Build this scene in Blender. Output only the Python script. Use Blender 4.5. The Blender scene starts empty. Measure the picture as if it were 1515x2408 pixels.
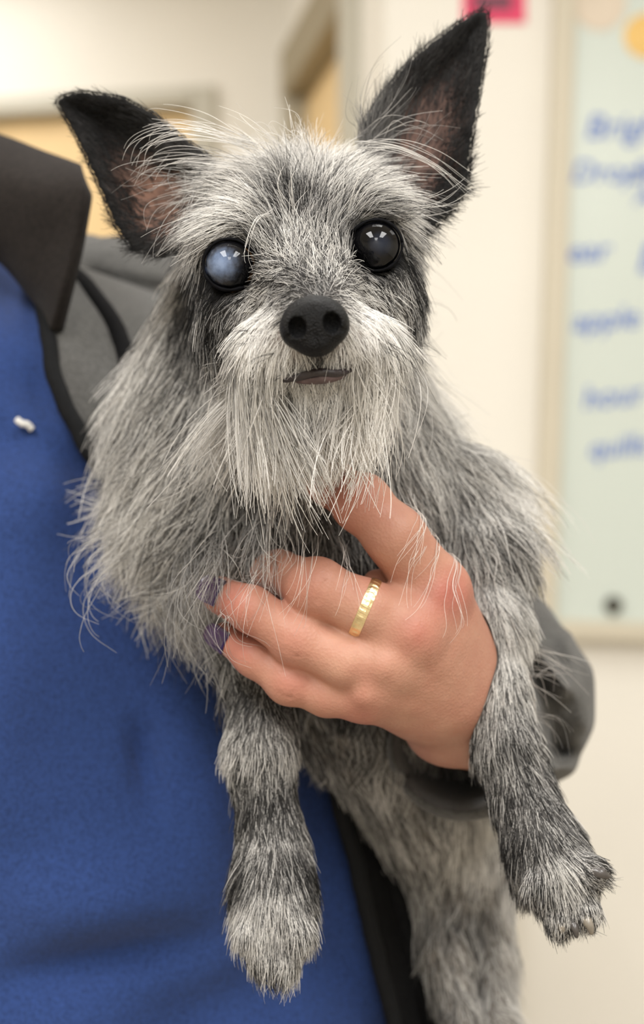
import bpy, math, time
import numpy as np
from mathutils import Vector, Matrix, kdtree

C = bpy.context.scene.collection
SC = bpy.context.scene
T0 = time.time()

# ------------------------------------------------------------------ camera, world, lamps, exposure
F = 3600.0                       # focal length in pixels of the 1515 x 2408 frame
CX, CY = 757.5, 1204.0
CZ = 1.30                        # camera height
cam = bpy.data.cameras.new('camera')
cam.sensor_fit = 'VERTICAL'
cam.sensor_height = 36.0
cam.sensor_width = 24.0
cam.lens = 36.0 * F / 2408.0
cam.clip_start = 0.02
cam.dof.use_dof = True
cam.dof.focus_distance = 0.522
cam.dof.aperture_fstop = 6.8
camo = bpy.data.objects.new('camera', cam)
camo.location = (0, 0, CZ)
camo.rotation_euler = (math.pi / 2, 0, 0)
C.objects.link(camo)
SC.camera = camo

SC.view_settings.view_transform = 'Standard'
SC.view_settings.look = 'None'
SC.view_settings.gamma = 1.0
SC.view_settings.use_curve_mapping = False
SC.view_settings.exposure = 0.0

w = bpy.data.worlds.new('world')
SC.world = w
w.use_nodes = True
w.node_tree.nodes['Background'].inputs[0].default_value = (1.0, 0.98, 0.95, 1)
w.node_tree.nodes['Background'].inputs[1].default_value = 0.3

LAMPS = [(-0.65, -0.55, 0.6, 1.2, 35, 'in front of the dog on its right hand side'), (0.75, -0.55, 0.6, 1.2, 33, 'in front of the dog on its left hand side'),
         (0.1, 1.15, 0.6, 1.2, 15, 'behind the person holding the dog'), (-1.3, 1.65, 0.6, 1.2, 14, 'half way to the maple door'),
         (1.3, 1.2, 0.6, 1.2, 5, 'in front of the board'), (0.0, -1.9, 0.6, 1.2, 22, 'at the front end of the room'), (-1.0, 2.9, 0.6, 0.9, 10, 'added over the maple door to brighten the end wall')]  # the last panel is an added one, lifting the dim end wall
CEIL = 2.62
for k, (x, y, sx, sy, pw, where) in enumerate(LAMPS):
    L = bpy.data.lights.new('ceiling_panel_light', 'AREA')
    L.shape = 'RECTANGLE'; L.size = sx - 0.06; L.size_y = sy - 0.06
    L.energy = pw
    L.color = (1.0, 0.986, 0.964)
    o = bpy.data.objects.new('ceiling_panel_light', L)
    o.location = (x, y, CEIL - 0.032)
    C.objects.link(o)

# ------------------------------------------------------------------ helpers
def P(px, py, d):
    return np.array([(px - CX) / F * d, d, CZ - (py - CY) / F * d], np.float64)

def PX(r, d):
    return r / F * d

def srgb(r, g, b):
    f = lambda c: (c / 255 / 12.92) if c <= 10 else (((c / 255) + 0.055) / 1.055) ** 2.4
    return (f(r), f(g), f(b), 1.0)

def tag(o, label=None, cat=None, group=None, kind=None):
    if label: o['label'] = label
    if cat: o['category'] = cat
    if group: o['group'] = group
    if kind: o['kind'] = kind
    return o

def smooth(me):
    me.polygons.foreach_set('use_smooth', np.ones(len(me.polygons), bool))

def mesh_obj(name, verts, faces, mat=None, parent=None, sm=True):
    me = bpy.data.meshes.new(name)
    me.from_pydata([tuple(map(float, v)) for v in verts], [], [tuple(map(int, f)) for f in faces])
    me.update()
    if sm: smooth(me)
    o = bpy.data.objects.new(name, me)
    C.objects.link(o)
    if mat: me.materials.append(mat)
    if parent: o.parent = parent
    return o

def big_mesh_obj(name, V, Q, mat=None, parent=None, normals=None):
    me = bpy.data.meshes.new(name)
    nv, nq = len(V), len(Q)
    me.vertices.add(nv); me.vertices.foreach_set('co', V.astype(np.float32).ravel())
    me.loops.add(nq * 4); me.loops.foreach_set('vertex_index', Q.astype(np.int32).ravel())
    me.polygons.add(nq)
    me.polygons.foreach_set('loop_start', np.arange(0, nq * 4, 4, dtype=np.int32))
    me.polygons.foreach_set('use_smooth', np.ones(nq, bool))
    me.update(calc_edges=True); me.validate()
    if normals is not None and len(me.vertices) == nv:
        me.normals_split_custom_set_from_vertices(normals.astype(np.float32))
    o = bpy.data.objects.new(name, me)
    C.objects.link(o)
    if mat: me.materials.append(mat)
    if parent: o.parent = parent
    return o

def keep_parent(o, p):
    o.parent = p
    o.matrix_parent_inverse = Matrix.Translation(-Vector(p.location))

def box(name, lo, hi, mat, parent=None, bevel=0.0, rot=None, sm=False):
    lo, hi = np.minimum(lo, hi), np.maximum(lo, hi)
    v = [(x, y, z) for x in (lo[0], hi[0]) for y in (lo[1], hi[1]) for z in (lo[2], hi[2])]
    f = [(0, 1, 3, 2), (4, 6, 7, 5), (0, 4, 5, 1), (2, 3, 7, 6), (0, 2, 6, 4), (1, 5, 7, 3)]
    o = mesh_obj(name, v, f, mat, parent, sm)
    if bevel:
        m = o.modifiers.new('bevel', 'BEVEL'); m.width = bevel; m.segments = 3
    return o

def tube(pts, rad, seg=10, cap=True):
    """verts, faces of a round tube along pts with radius per point"""
    pts = np.asarray(pts, float); n = len(pts)
    rad = np.broadcast_to(np.asarray(rad, float), (n,))
    tan = np.gradient(pts, axis=0); tan /= np.linalg.norm(tan, axis=1)[:, None]
    up = np.array([0.13, 0.31, 0.94])
    V = []; Fc = []
    for i in range(n):
        a = np.cross(tan[i], up); a /= np.linalg.norm(a); b = np.cross(tan[i], a)
        for k in range(seg):
            t = 2 * math.pi * k / seg
            V.append(pts[i] + rad[i] * (math.cos(t) * a + math.sin(t) * b))
    for i in range(n - 1):
        for k in range(seg):
            k2 = (k + 1) % seg
            Fc.append((i * seg + k, i * seg + k2, (i + 1) * seg + k2, (i + 1) * seg + k))
    if cap:
        Fc.append(tuple(range(seg))[::-1]); Fc.append(tuple((n - 1) * seg + k for k in range(seg)))
    return V, Fc

def catmull(pts, n):
    """resample a polyline smoothly to n points"""
    pts = np.asarray(pts, float); m = len(pts)
    u = np.linspace(0, m - 1, n); i = np.clip(u.astype(int), 0, m - 2); t = (u - i)[:, None]
    g = lambda k: pts[np.clip(k, 0, m - 1)]
    p0, p1, p2, p3 = g(i - 1), g(i), g(i + 1), g(i + 2)
    p0 = np.where((i == 0)[:, None], 2 * p1 - p2, p0)
    p3 = np.where((i == m - 2)[:, None], 2 * p2 - p1, p3)
    return 0.5 * (2 * p1 + (p2 - p0) * t + (2 * p0 - 5 * p1 + 4 * p2 - p3) * t ** 2 + (3 * p1 - p0 - 3 * p2 + p3) * t ** 3)

def grid_surface(ctrl, nu, nv):
    """smooth grid through a rows x cols array of control points -> (nu, nv, 3)"""
    ctrl = np.asarray(ctrl, float)
    a = np.stack([catmull(ctrl[:, j], nu) for j in range(ctrl.shape[1])], 1)
    return np.stack([catmull(a[i], nv) for i in range(nu)], 0)

def grid_faces(nu, nv, closed=False):
    f = []
    for i in range(nu - 1):
        for j in range(nv if closed else nv - 1):
            j2 = (j + 1) % nv
            f.append((i * nv + j, i * nv + j2, (i + 1) * nv + j2, (i + 1) * nv + j))
    return f

# value noise in numpy -------------------------------------------------
_rng = np.random.default_rng(7)
_tab = _rng.random((32, 32, 32)).astype(np.float32)
def vnoise(p, freq):
    q = np.asarray(p, np.float32) * freq + 100.0
    i = np.floor(q).astype(int); f = q - i; f = f * f * (3 - 2 * f)
    r = 0
    for dx in (0, 1):
        for dy in (0, 1):
            for dz in (0, 1):
                wgt = (f[..., 0] if dx else 1 - f[..., 0]) * (f[..., 1] if dy else 1 - f[..., 1]) * (f[..., 2] if dz else 1 - f[..., 2])
                r = r + wgt * _tab[(i[..., 0] + dx) & 31, (i[..., 1] + dy) & 31, (i[..., 2] + dz) & 31]
    return r * 2 - 1

# ------------------------------------------------------------------ signed distance modelling
class SDF:
    def __init__(s, lo, hi, h, far=0.03):
        s.lo = np.asarray(lo, np.float64); s.h = h; s.far = far
        s.n = np.ceil((np.asarray(hi) - s.lo) / h).astype(int) + 1
        s.D = np.full(tuple(s.n), far, np.float32)
        s.ax = [(s.lo[k] + h * np.arange(s.n[k])).astype(np.float32) for k in range(3)]
    def block(s, lo, hi):
        a = np.clip(np.floor((np.asarray(lo) - s.lo) / s.h).astype(int), 0, s.n)
        b = np.clip(np.ceil((np.asarray(hi) - s.lo) / s.h).astype(int) + 1, 0, s.n)
        sl = tuple(slice(a[k], b[k]) for k in range(3))
        x = s.ax[0][sl[0]][:, None, None]; y = s.ax[1][sl[1]][None, :, None]; z = s.ax[2][sl[2]][None, None, :]
        return sl, x, y, z
    def apply(s, sl, d, k, mode):
        D = s.D[sl]
        if D.size == 0: return
        if mode == 'add':
            if k > 0:
                hh = np.clip(0.5 + 0.5 * (D - d) / k, 0, 1)
                s.D[sl] = D * (1 - hh) + d * hh - k * hh * (1 - hh)
            else: s.D[sl] = np.minimum(D, d)
        else:
            hh = np.clip(0.5 - 0.5 * (D + d) / max(k, 1e-6), 0, 1)
            s.D[sl] = D * (1 - hh) - d * hh + k * hh * (1 - hh)
    def cone(s, a, b, ra, rb, k=0.0, mode='add'):
        a = np.asarray(a, float); b = np.asarray(b, float); m = max(ra, rb) + k + 3 * s.h + 0.004
        sl, x, y, z = s.block(np.minimum(a, b) - m, np.maximum(a, b) + m)
        ba = b - a; L2 = max(float(ba @ ba), 1e-12)
        h = np.clip(((x - a[0]) * ba[0] + (y - a[1]) * ba[1] + (z - a[2]) * ba[2]) / L2, 0, 1)
        d = np.sqrt((x - a[0] - h * ba[0]) ** 2 + (y - a[1] - h * ba[1]) ** 2 + (z - a[2] - h * ba[2]) ** 2) - (ra + (rb - ra) * h)
        s.apply(sl, d.astype(np.float32), k, mode)
    def chain(s, pts, k=0.0, mode='add'):
        """pts: (P, radius) ..."""
        for (a, ra), (b, rb) in zip(pts[:-1], pts[1:]):
            s.cone(a, b, ra, rb, k, mode)
    def ell(s, c, r, k=0.0, mode='add', R=None):
        c = np.asarray(c, float); r = np.asarray(r, float); m = r.max() + k + 3 * s.h + 0.004
        sl, x, y, z = s.block(c - m, c + m)
        x, y, z = x - np.float32(c[0]), y - np.float32(c[1]), z - np.float32(c[2])
        if R is not None:
            x, y, z = (R[0][0] * x + R[0][1] * y + R[0][2] * z, R[1][0] * x + R[1][1] * y + R[1][2] * z, R[2][0] * x + R[2][1] * y + R[2][2] * z)
        k0 = np.sqrt((x / r[0]) ** 2 + (y / r[1]) ** 2 + (z / r[2]) ** 2)
        k1 = np.sqrt((x / r[0] ** 2) ** 2 + (y / r[1] ** 2) ** 2 + (z / r[2] ** 2) ** 2)
        d = k0 * (k0 - 1) / np.maximum(k1, 1e-9)
        s.apply(sl, d.astype(np.float32), k, mode)
    def sample(s, p):
        q = (np.asarray(p) - s.lo) / s.h
        q = np.clip(q, 0, s.n - 1.001)
        i = q.astype(int); f = (q - i).astype(np.float32)
        D = s.D; r = 0
        for dx in (0, 1):
            for dy in (0, 1):
                for dz in (0, 1):
                    wgt = (f[..., 0] if dx else 1 - f[..., 0]) * (f[..., 1] if dy else 1 - f[..., 1]) * (f[..., 2] if dz else 1 - f[..., 2])
                    r = r + wgt * D[i[..., 0] + dx, i[..., 1] + dy, i[..., 2] + dz]
        return r
    def grad(s, p):
        e = s.h
        g = np.stack([s.sample(p + np.array(v) * e) - s.sample(p - np.array(v) * e) for v in ((1, 0, 0), (0, 1, 0), (0, 0, 1))], -1)
        return g / np.maximum(np.linalg.norm(g, axis=-1, keepdims=True), 1e-9)
    def nets(s):
        D = s.D; S = D < 0
        nx, ny, nz = D.shape
        cnt = np.zeros((nx - 1, ny - 1, nz - 1), np.int8)
        for dx in (0, 1):
            for dy in (0, 1):
                for dz in (0, 1):
                    cnt += S[dx:nx - 1 + dx, dy:ny - 1 + dy, dz:nz - 1 + dz]
        idx = np.argwhere((cnt > 0) & (cnt < 8))
        cid = np.full((nx - 1, ny - 1, nz - 1), -1, np.int32)
        cid[idx[:, 0], idx[:, 1], idx[:, 2]] = np.arange(len(idx))
        acc = np.zeros((len(idx), 3)); num = np.zeros(len(idx))
        cor = [(a, b, c) for a in (0, 1) for b in (0, 1) for c in (0, 1)]
        val = {c: D[idx[:, 0] + c[0], idx[:, 1] + c[1], idx[:, 2] + c[2]] for c in cor}
        for a in cor:
            for k in range(3):
                if a[k] == 0:
                    b = list(a); b[k] = 1; b = tuple(b)
                    va, vb = val[a], val[b]
                    m = (va < 0) != (vb < 0)
                    t = np.where(m, va / np.where(m, va - vb, 1), 0)
                    pt = np.array(a, float)[None] + t[:, None] * (np.array(b) - np.array(a))[None]
                    acc[m] += pt[m]; num[m] += 1
        V = s.lo + (idx + acc / num[:, None]) * s.h
        quads = []
        for k in range(3):
            sa = [slice(1, -1)] * 3; sa[k] = slice(0, -1); sb = list(sa); sb[k] = slice(1, None)
            A, B = S[tuple(sa)], S[tuple(sb)]
            e = np.argwhere(A != B); 
            if not len(e): continue
            ins = A[e[:, 0], e[:, 1], e[:, 2]]
            off = np.ones(3, int); off[k] = 0
            e = e + off
            k1, k2 = (k + 1) % 3, (k + 2) % 3
            def cell(d1, d2):
                q = e.copy(); q[:, k1] -= d1; q[:, k2] -= d2
                return cid[q[:, 0], q[:, 1], q[:, 2]]
            q = np.stack([cell(0, 0), cell(1, 0), cell(1, 1), cell(0, 1)], 1)
            q = np.where(ins[:, None], q, q[:, ::-1])
            quads.append(q)
        Q = np.concatenate(quads)
        Q = Q[(Q >= 0).all(1)]
        return V, Q

# ------------------------------------------------------------------ materials
def new_mat(name):
    m = bpy.data.materials.new(name); m.use_nodes = True
    return m, m.node_tree, m.node_tree.nodes['Principled BSDF']

def mat(name, col, rough=0.6, noise=0.0, nscale=30, bump=0.0, bscale=200, metal=0.0, spec=0.5, coat=0.0, sheen=0.0, detail=3.0):
    m, nt, b = new_mat(name)
    b.inputs['Base Color'].default_value = col
    b.inputs['Roughness'].default_value = rough
    b.inputs['Metallic'].default_value = metal
    b.inputs['Specular IOR Level'].default_value = spec
    b.inputs['Coat Weight'].default_value = coat
    b.inputs['Sheen Weight'].default_value = sheen
    tc = nt.nodes.new('ShaderNodeTexCoord')
    if noise:
        n = nt.nodes.new('ShaderNodeTexNoise'); n.inputs['Scale'].default_value = nscale; n.inputs['Detail'].default_value = detail
        nt.links.new(tc.outputs['Object'], n.inputs['Vector'])
        r = nt.nodes.new('ShaderNodeValToRGB')
        r.color_ramp.elements[0].position = 0.3; r.color_ramp.elements[1].position = 0.7
        r.color_ramp.elements[0].color = tuple(c * (1 - noise) for c in col[:3]) + (1,)
        r.color_ramp.elements[1].color = tuple(min(1, c * (1 + noise)) for c in col[:3]) + (1,)
        nt.links.new(n.outputs['Fac'], r.inputs['Fac'])
        nt.links.new(r.outputs['Color'], b.inputs['Base Color'])
    if bump:
        n2 = nt.nodes.new('ShaderNodeTexNoise'); n2.inputs['Scale'].default_value = bscale; n2.inputs['Detail'].default_value = 4
        nt.links.new(tc.outputs['Object'], n2.inputs['Vector'])
        bp = nt.nodes.new('ShaderNodeBump'); bp.inputs['Strength'].default_value = bump; bp.inputs['Distance'].default_value = 0.001
        nt.links.new(n2.outputs['Fac'], bp.inputs['Height'])
        nt.links.new(bp.outputs['Normal'], b.inputs['Normal'])
    return m

def attr_mat(name, attr, rough, bump, bscale, spec=0.4, sss=0.0, rad=(1, .3, .15)):
    m, nt, b = new_mat(name)
    a = nt.nodes.new('ShaderNodeAttribute'); a.attribute_name = attr
    nt.links.new(a.outputs['Color'], b.inputs['Base Color'])
    b.inputs['Roughness'].default_value = rough
    b.inputs['Specular IOR Level'].default_value = spec
    if sss:
        b.inputs['Subsurface Weight'].default_value = sss
        b.inputs['Subsurface Radius'].default_value = rad
        b.inputs['Subsurface Scale'].default_value = 0.002
    tc = nt.nodes.new('ShaderNodeTexCoord')
    v = nt.nodes.new('ShaderNodeTexVoronoi'); v.inputs['Scale'].default_value = bscale
    n = nt.nodes.new('ShaderNodeTexNoise'); n.inputs['Scale'].default_value = bscale * 0.35; n.inputs['Detail'].default_value = 6
    nt.links.new(tc.outputs['Object'], v.inputs['Vector']); nt.links.new(tc.outputs['Object'], n.inputs['Vector'])
    ad = nt.nodes.new('ShaderNodeMath'); ad.operation = 'ADD'
    nt.links.new(v.outputs['Distance'], ad.inputs[0]); nt.links.new(n.outputs['Fac'], ad.inputs[1])
    bp = nt.nodes.new('ShaderNodeBump'); bp.inputs['Strength'].default_value = bump; bp.inputs['Distance'].default_value = 0.0006
    nt.links.new(ad.outputs[0], bp.inputs['Height']); nt.links.new(bp.outputs['Normal'], b.inputs['Normal'])
    return m

M = {}
M['wall'] = mat('cream wall paint', srgb(236, 232, 223), 0.75, 0.015, 4, 0.05, 300)
M['ceiling'] = mat('white ceiling tile', srgb(236, 232, 222), 0.9, 0.03, 60, 0.2, 150)
M['floor'] = mat('speckled vinyl floor', srgb(170, 160, 145), 0.4, 0.08, 120)
M['frame'] = mat('grey painted steel frame', srgb(188, 184, 170), 0.45, 0.02, 10)
M['frame_shaded'] = mat('grey steel darkened for shade', srgb(150, 138, 112), 0.5, 0.03, 10)  # darker copy of the frame grey, shade of the header put into colour
M['door'] = mat('pale maple door veneer', srgb(236, 205, 152), 0.45, 0.05, 14)
M['board'] = mat('pale glass board', srgb(208, 217, 210), 0.3, 0.01, 3)
M['board_edge'] = mat('beige board trim', srgb(205, 197, 178), 0.5, 0.02, 10)
M['ink'] = mat('blue marker ink', srgb(84, 116, 196), 0.5, 0.05, 100)
M['pink'] = mat('hot pink paper', srgb(228, 72, 112), 0.7, 0.03, 30)
M['pink_print'] = mat('dark print', srgb(110, 70, 85), 0.7, 0.05, 30)
M['orange'] = mat('orange paper', srgb(236, 196, 120), 0.7, 0.05, 30)
M['peach'] = mat('peach paper', srgb(222, 208, 190), 0.7, 0.03, 30)
M['magnet'] = mat('dark grey magnet', srgb(62, 60, 52), 0.4, 0.05, 80)
M['beige'] = mat('beige laminate', srgb(206, 194, 172), 0.6, 0.03, 12)
M['lamp_frame'] = mat('white lamp trim', srgb(235, 235, 232), 0.4, 0.01, 10)
M['scrub'] = mat('royal blue scrub cotton', srgb(43, 66, 120), 0.8, 0.28, 700, 0.9, 1300, sheen=0.1, spec=0.2, detail=6)
M['fleece'] = mat('charcoal fleece', srgb(77, 76, 74), 0.9, 0.25, 500, 0.6, 900, sheen=0.2, spec=0.15)
M['fleece_dark'] = mat('black fleece', srgb(36, 32, 30), 0.9, 0.25, 400, 0.5, 800, sheen=0.04, spec=0.15)
M['fleece_shaded'] = mat('charcoal fleece darkened for shade', srgb(19, 19, 20), 0.9, 0.25, 400, 0.4, 800, spec=0.08)  # near-black copy of the charcoal fleece, carrying the lower jacket's shade
M['lining'] = mat('black jacket edge tape', srgb(14, 15, 17), 0.8, 0.2, 300, 0.3, 700, spec=0.2)
M['thread'] = mat('white embroidery thread', srgb(214, 212, 208), 0.7, 0.05, 300, 0.3, 900)
M['gold'] = mat('yellow gold', (0.80, 0.65, 0.38, 1), 0.32, 0.12, 300, 0.3, 500, metal=1.0)
M['nail_purple'] = mat('chipped purple nail polish', srgb(58, 32, 74), 0.15, 0.3, 200, coat=0.6)
M['nose'] = mat('black wet nose leather', (0.003, 0.003, 0.0035, 1), 0.42, 0.3, 600, 0.9, 1500, spec=0.18)
M['lip'] = mat('dark lip skin', srgb(38, 30, 32), 0.4, 0.3, 300, 0.3, 600)
M['lip_pink'] = mat('mauve lower lip', srgb(84, 66, 66), 0.5, 0.25, 300, 0.3, 600)
M['lid'] = mat('black eyelid rim', (0.004, 0.004, 0.005, 1), 0.5, 0.2, 400, 0.3, 700, spec=0.05)
M['claw'] = mat('grey dog claw', srgb(70, 66, 64), 0.35, 0.25, 200, coat=0.3)
M['claw_pale'] = mat('pale dog claw', srgb(140, 132, 120), 0.35, 0.25, 200, coat=0.3)
M['dog_skin'] = attr_mat('dog skin', 'skin_color', 0.75, 0.25, 500, spec=0.25)
M['skin'] = attr_mat('hand skin', 'skin_color', 0.5, 0.22, 900, spec=0.35, sss=0.12)

def fur_mat(name):
    m, nt, b = new_mat(name)
    a = nt.nodes.new('ShaderNodeAttribute'); a.attribute_name = 'hair_color'
    hi = nt.nodes.new('ShaderNodeHairInfo')
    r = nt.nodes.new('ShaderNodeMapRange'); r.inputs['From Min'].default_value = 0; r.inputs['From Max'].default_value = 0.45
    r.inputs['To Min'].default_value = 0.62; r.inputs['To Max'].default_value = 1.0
    nt.links.new(hi.outputs['Intercept'], r.inputs['Value'])
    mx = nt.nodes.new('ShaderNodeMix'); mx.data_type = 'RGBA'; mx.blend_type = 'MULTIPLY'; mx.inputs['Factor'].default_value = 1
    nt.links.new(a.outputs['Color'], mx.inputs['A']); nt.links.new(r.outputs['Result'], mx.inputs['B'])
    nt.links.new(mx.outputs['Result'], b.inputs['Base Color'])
    b.inputs['Roughness'].default_value = 0.5
    b.inputs['Specular IOR Level'].default_value = 0.16
    tr = nt.nodes.new('ShaderNodeBsdfTranslucent'); nt.links.new(mx.outputs['Result'], tr.inputs['Color'])
    ms = nt.nodes.new('ShaderNodeMixShader'); ms.inputs[0].default_value = 0.25
    out = nt.nodes['Material Output']
    nt.links.new(b.outputs[0], ms.inputs[1]); nt.links.new(tr.outputs[0], ms.inputs[2]); nt.links.new(ms.outputs[0], out.inputs['Surface'])
    return m
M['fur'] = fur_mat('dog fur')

# ------------------------------------------------------------------ the room
def plane_wall(name, a, b, z0, z1, t, m):
    """upright wall slab between floor points a and b (x, y); thickness t grows to the right of a->b"""
    a = np.array(a, float); b = np.array(b, float); d = (b - a) / np.linalg.norm(b - a); n = np.array([d[1], -d[0]])
    c = [a, b, b + n * t, a + n * t]
    v = [(p[0], p[1], z) for z in (z0, z1) for p in c]
    f = [(0, 3, 2, 1), (4, 5, 6, 7), (0, 1, 5, 4), (1, 2, 6, 5), (2, 3, 7, 6), (3, 0, 4, 7)]
    o = mesh_obj(name, v, f, m, None, False)
    return tag(o, kind='structure')

tag(box('floor', (-2.6, -2.6, -0.05), (2.6, 4.2, 0), M['floor']), kind='structure')
tag(box('ceiling', (-2.6, -2.6, CEIL), (2.6, 4.2, CEIL + 0.05), M['ceiling']), kind='structure')
XB = 2.42                                             # depth of the board wall
cor = (0.1, XB)                                       # near corner of the side wall with the second door
far = (-0.083, 3.39)
tag(box('wall_right', (2.5, -2.6, 0), (2.6, 4.2, CEIL), M['wall']), kind='structure')
tag(box('wall_left', (-2.6, -2.6, 0), (-2.5, 4.2, CEIL), M['wall']), kind='structure')
tag(box('wall_front', (-2.5, -2.6, 0), (2.5, -2.5, CEIL), M['wall']), kind='structure')
tag(box('wall_back', (cor[0], XB, 0), (2.5, XB + 0.1, CEIL), M['wall']), kind='structure')

def slab(name, a, b, u0, u1, z0, z1, n0, n1, m, parent=None, bevel=0.0):
    """box laid along the upright plane a->b: u metres along it, n metres out of it towards the room"""
    a = np.array(a, float); b = np.array(b, float); d = (b - a) / np.linalg.norm(b - a); n = np.array([d[1], -d[0]])
    v = []
    for u in (u0, u1):
        for q in (n0, n1):
            p = a + d * u + n * q
            for z in (z0, z1): v.append((p[0], p[1], z))
    f = [(0, 1, 3, 2), (4, 6, 7, 5), (0, 4, 5, 1), (2, 3, 7, 6), (0, 2, 6, 4), (1, 5, 7, 3)]
    o = mesh_obj(name, v, f, m, parent, False)
    me = o.data
    import bmesh
    bm = bmesh.new(); bm.from_mesh(me); bmesh.ops.recalc_face_normals(bm, faces=bm.faces); bm.to_mesh(me); bm.free()
    if bevel:
        mm = o.modifiers.new('bevel', 'BEVEL'); mm.width = bevel; mm.segments = 2
    return o

# left wall of the corridor end, with the first door
L0, L1 = (-2.5, 3.85), far
Lw = np.linalg.norm(np.array(L1) - np.array(L0))
fx = Lw - 0.155                                       # right outer edge of the door frame
ZD = CZ + (CY - 252) / F * 3.44                       # underside of the header
for nm, u0, u1, z0, z1 in (('wall_end', 0, fx - 1.02, 0, CEIL), ('wall_end', fx, Lw, 0, CEIL), ('wall_end', fx - 1.02, fx, ZD + 0.04, CEIL)):
    tag(slab(nm, L0, L1, u0, u1, z0, z1, -0.1, 0.0, M['wall']), kind='structure')
dr = bpy.data.objects.new('door_1', None); C.objects.link(dr); tag(dr, kind='structure')
slab('door_frame', L0, L1, fx - 0.055, fx, 0, ZD + 0.04, -0.1, 0.015, M['frame'], dr, 0.004)
slab('door_frame', L0, L1, fx - 1.02, fx - 0.965, 0, ZD + 0.04, -0.1, 0.015, M['frame'], dr, 0.004)
slab('door_header', L0, L1, fx - 0.965, fx - 0.055, ZD, ZD + 0.04, -0.1, 0.015, M['frame'], dr, 0.004)
slab('door_stop', L0, L1, fx - 0.965, fx - 0.055, ZD - 0.008, ZD, -0.03, -0.015, M['frame_shaded'], dr)
slab('door_leaf', L0, L1, fx - 0.965, fx - 0.055, 0.01, ZD - 0.004, -0.08, -0.03, M['door'], dr, 0.002)
# side wall with the second door, seen at a shallow angle
S0, S1 = far, cor
Sw = np.linalg.norm(np.array(S1) - np.array(S0))
ZH = CZ + 0.89
tag(slab('wall_side', S0, S1, 0, 0.06, 0, CEIL, -0.1, 0.0, M['wall']), kind='structure')
tag(slab('wall_side', S0, S1, 0.80, Sw, 0, CEIL, -0.1, 0.0, M['wall']), kind='structure')
tag(slab('wall_side', S0, S1, 0.06, 0.80, ZH + 0.11, CEIL, -0.1, 0.0, M['wall']), kind='structure')
d2 = bpy.data.objects.new('door_2', None); C.objects.link(d2); tag(d2, kind='structure')
slab('door_frame', S0, S1, 0.06, 0.115, 0, ZH, -0.1, 0.02, M['frame'], d2, 0.004)
slab('door_frame', S0, S1, 0.70, 0.80, 0, ZH + 0.11, -0.1, 0.02, M['frame'], d2, 0.004)
slab('door_header', S0, S1, 0.06, 0.70, ZH, ZH + 0.11, -0.1, 0.02, M['frame_shaded'], d2, 0.004)
slab('door_leaf', S0, S1, 0.115, 0.70, 0.01, ZH - 0.004, -0.08, -0.03, M['door'], d2, 0.002)
# skirting and the beige wall end low behind the dog
tag(box('baseboard_back', (cor[0], XB - 0.012, 0), (2.5, XB, 0.1), M['frame']), kind='structure')
tag(box('trim_1', (0.17, XB - 0.13, 0), (CX * 0 + (1206 - CX) / F * (XB - 0.13), XB, CZ - (1880 - CY) / F * XB), M['beige'], bevel=0.004), kind='structure')

# ceiling lamps' housings
for k, (x, y, sx, sy, pw, where) in enumerate(LAMPS):
    z0, z1 = CEIL - 0.03, CEIL
    v = []; f = []
    for (ax, ay) in ((sx / 2, sy / 2), (sx / 2 - 0.03, sy / 2 - 0.03)):
        for z in (z0, z1):
            for qx, qy in ((-1, -1), (1, -1), (1, 1), (-1, 1)): v.append((x + qx * ax, y + qy * ay, z))
    for q in range(4):
        q2 = (q + 1) % 4
        f += [(q, q2, 4 + q2, 4 + q), (8 + q, 12 + q, 12 + q2, 8 + q2), (q, 8 + q, 8 + q2, q2), (4 + q, 4 + q2, 12 + q2, 12 + q)]
    o = mesh_obj('ceiling_lamp', v, f, M['lamp_frame'], None, False)
    tag(o, 'white framed fluorescent ceiling panel ' + where, 'ceiling lamp', 'ceiling light panels')

# ---- board on the wall
BD = XB - 0.022
def PB(px, py, out=0.0): return P(px, py, BD - out)
wb = bpy.data.objects.new('whiteboard', None); C.objects.link(wb)
bl, bt, bb = PB(1316, 0)[0], CZ + 1.05, PB(0, 1468)[2]
br = 1.9
wb.location = (0, 0, 0)
tag(wb, 'pale glossy green-tinted board with blue handwriting on the cream wall', 'whiteboard')
bang = math.radians(1.9)
piv = np.array([bl, BD, CZ + 0.4])
def brot(p):
    p = np.array(p, float); dx, dz = p[0] - piv[0], p[2] - piv[2]
    return np.array([piv[0] + dx * math.cos(bang) + dz * math.sin(bang) * -1, p[1], piv[2] + dx * math.sin(bang) + dz * math.cos(bang)])
def rbox(name, lo, hi, m, parent, bev=0.0):
    o = box(name, lo, hi, m, parent, bev)
    for v in o.data.vertices: v.co = brot(v.co)
    return o
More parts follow.
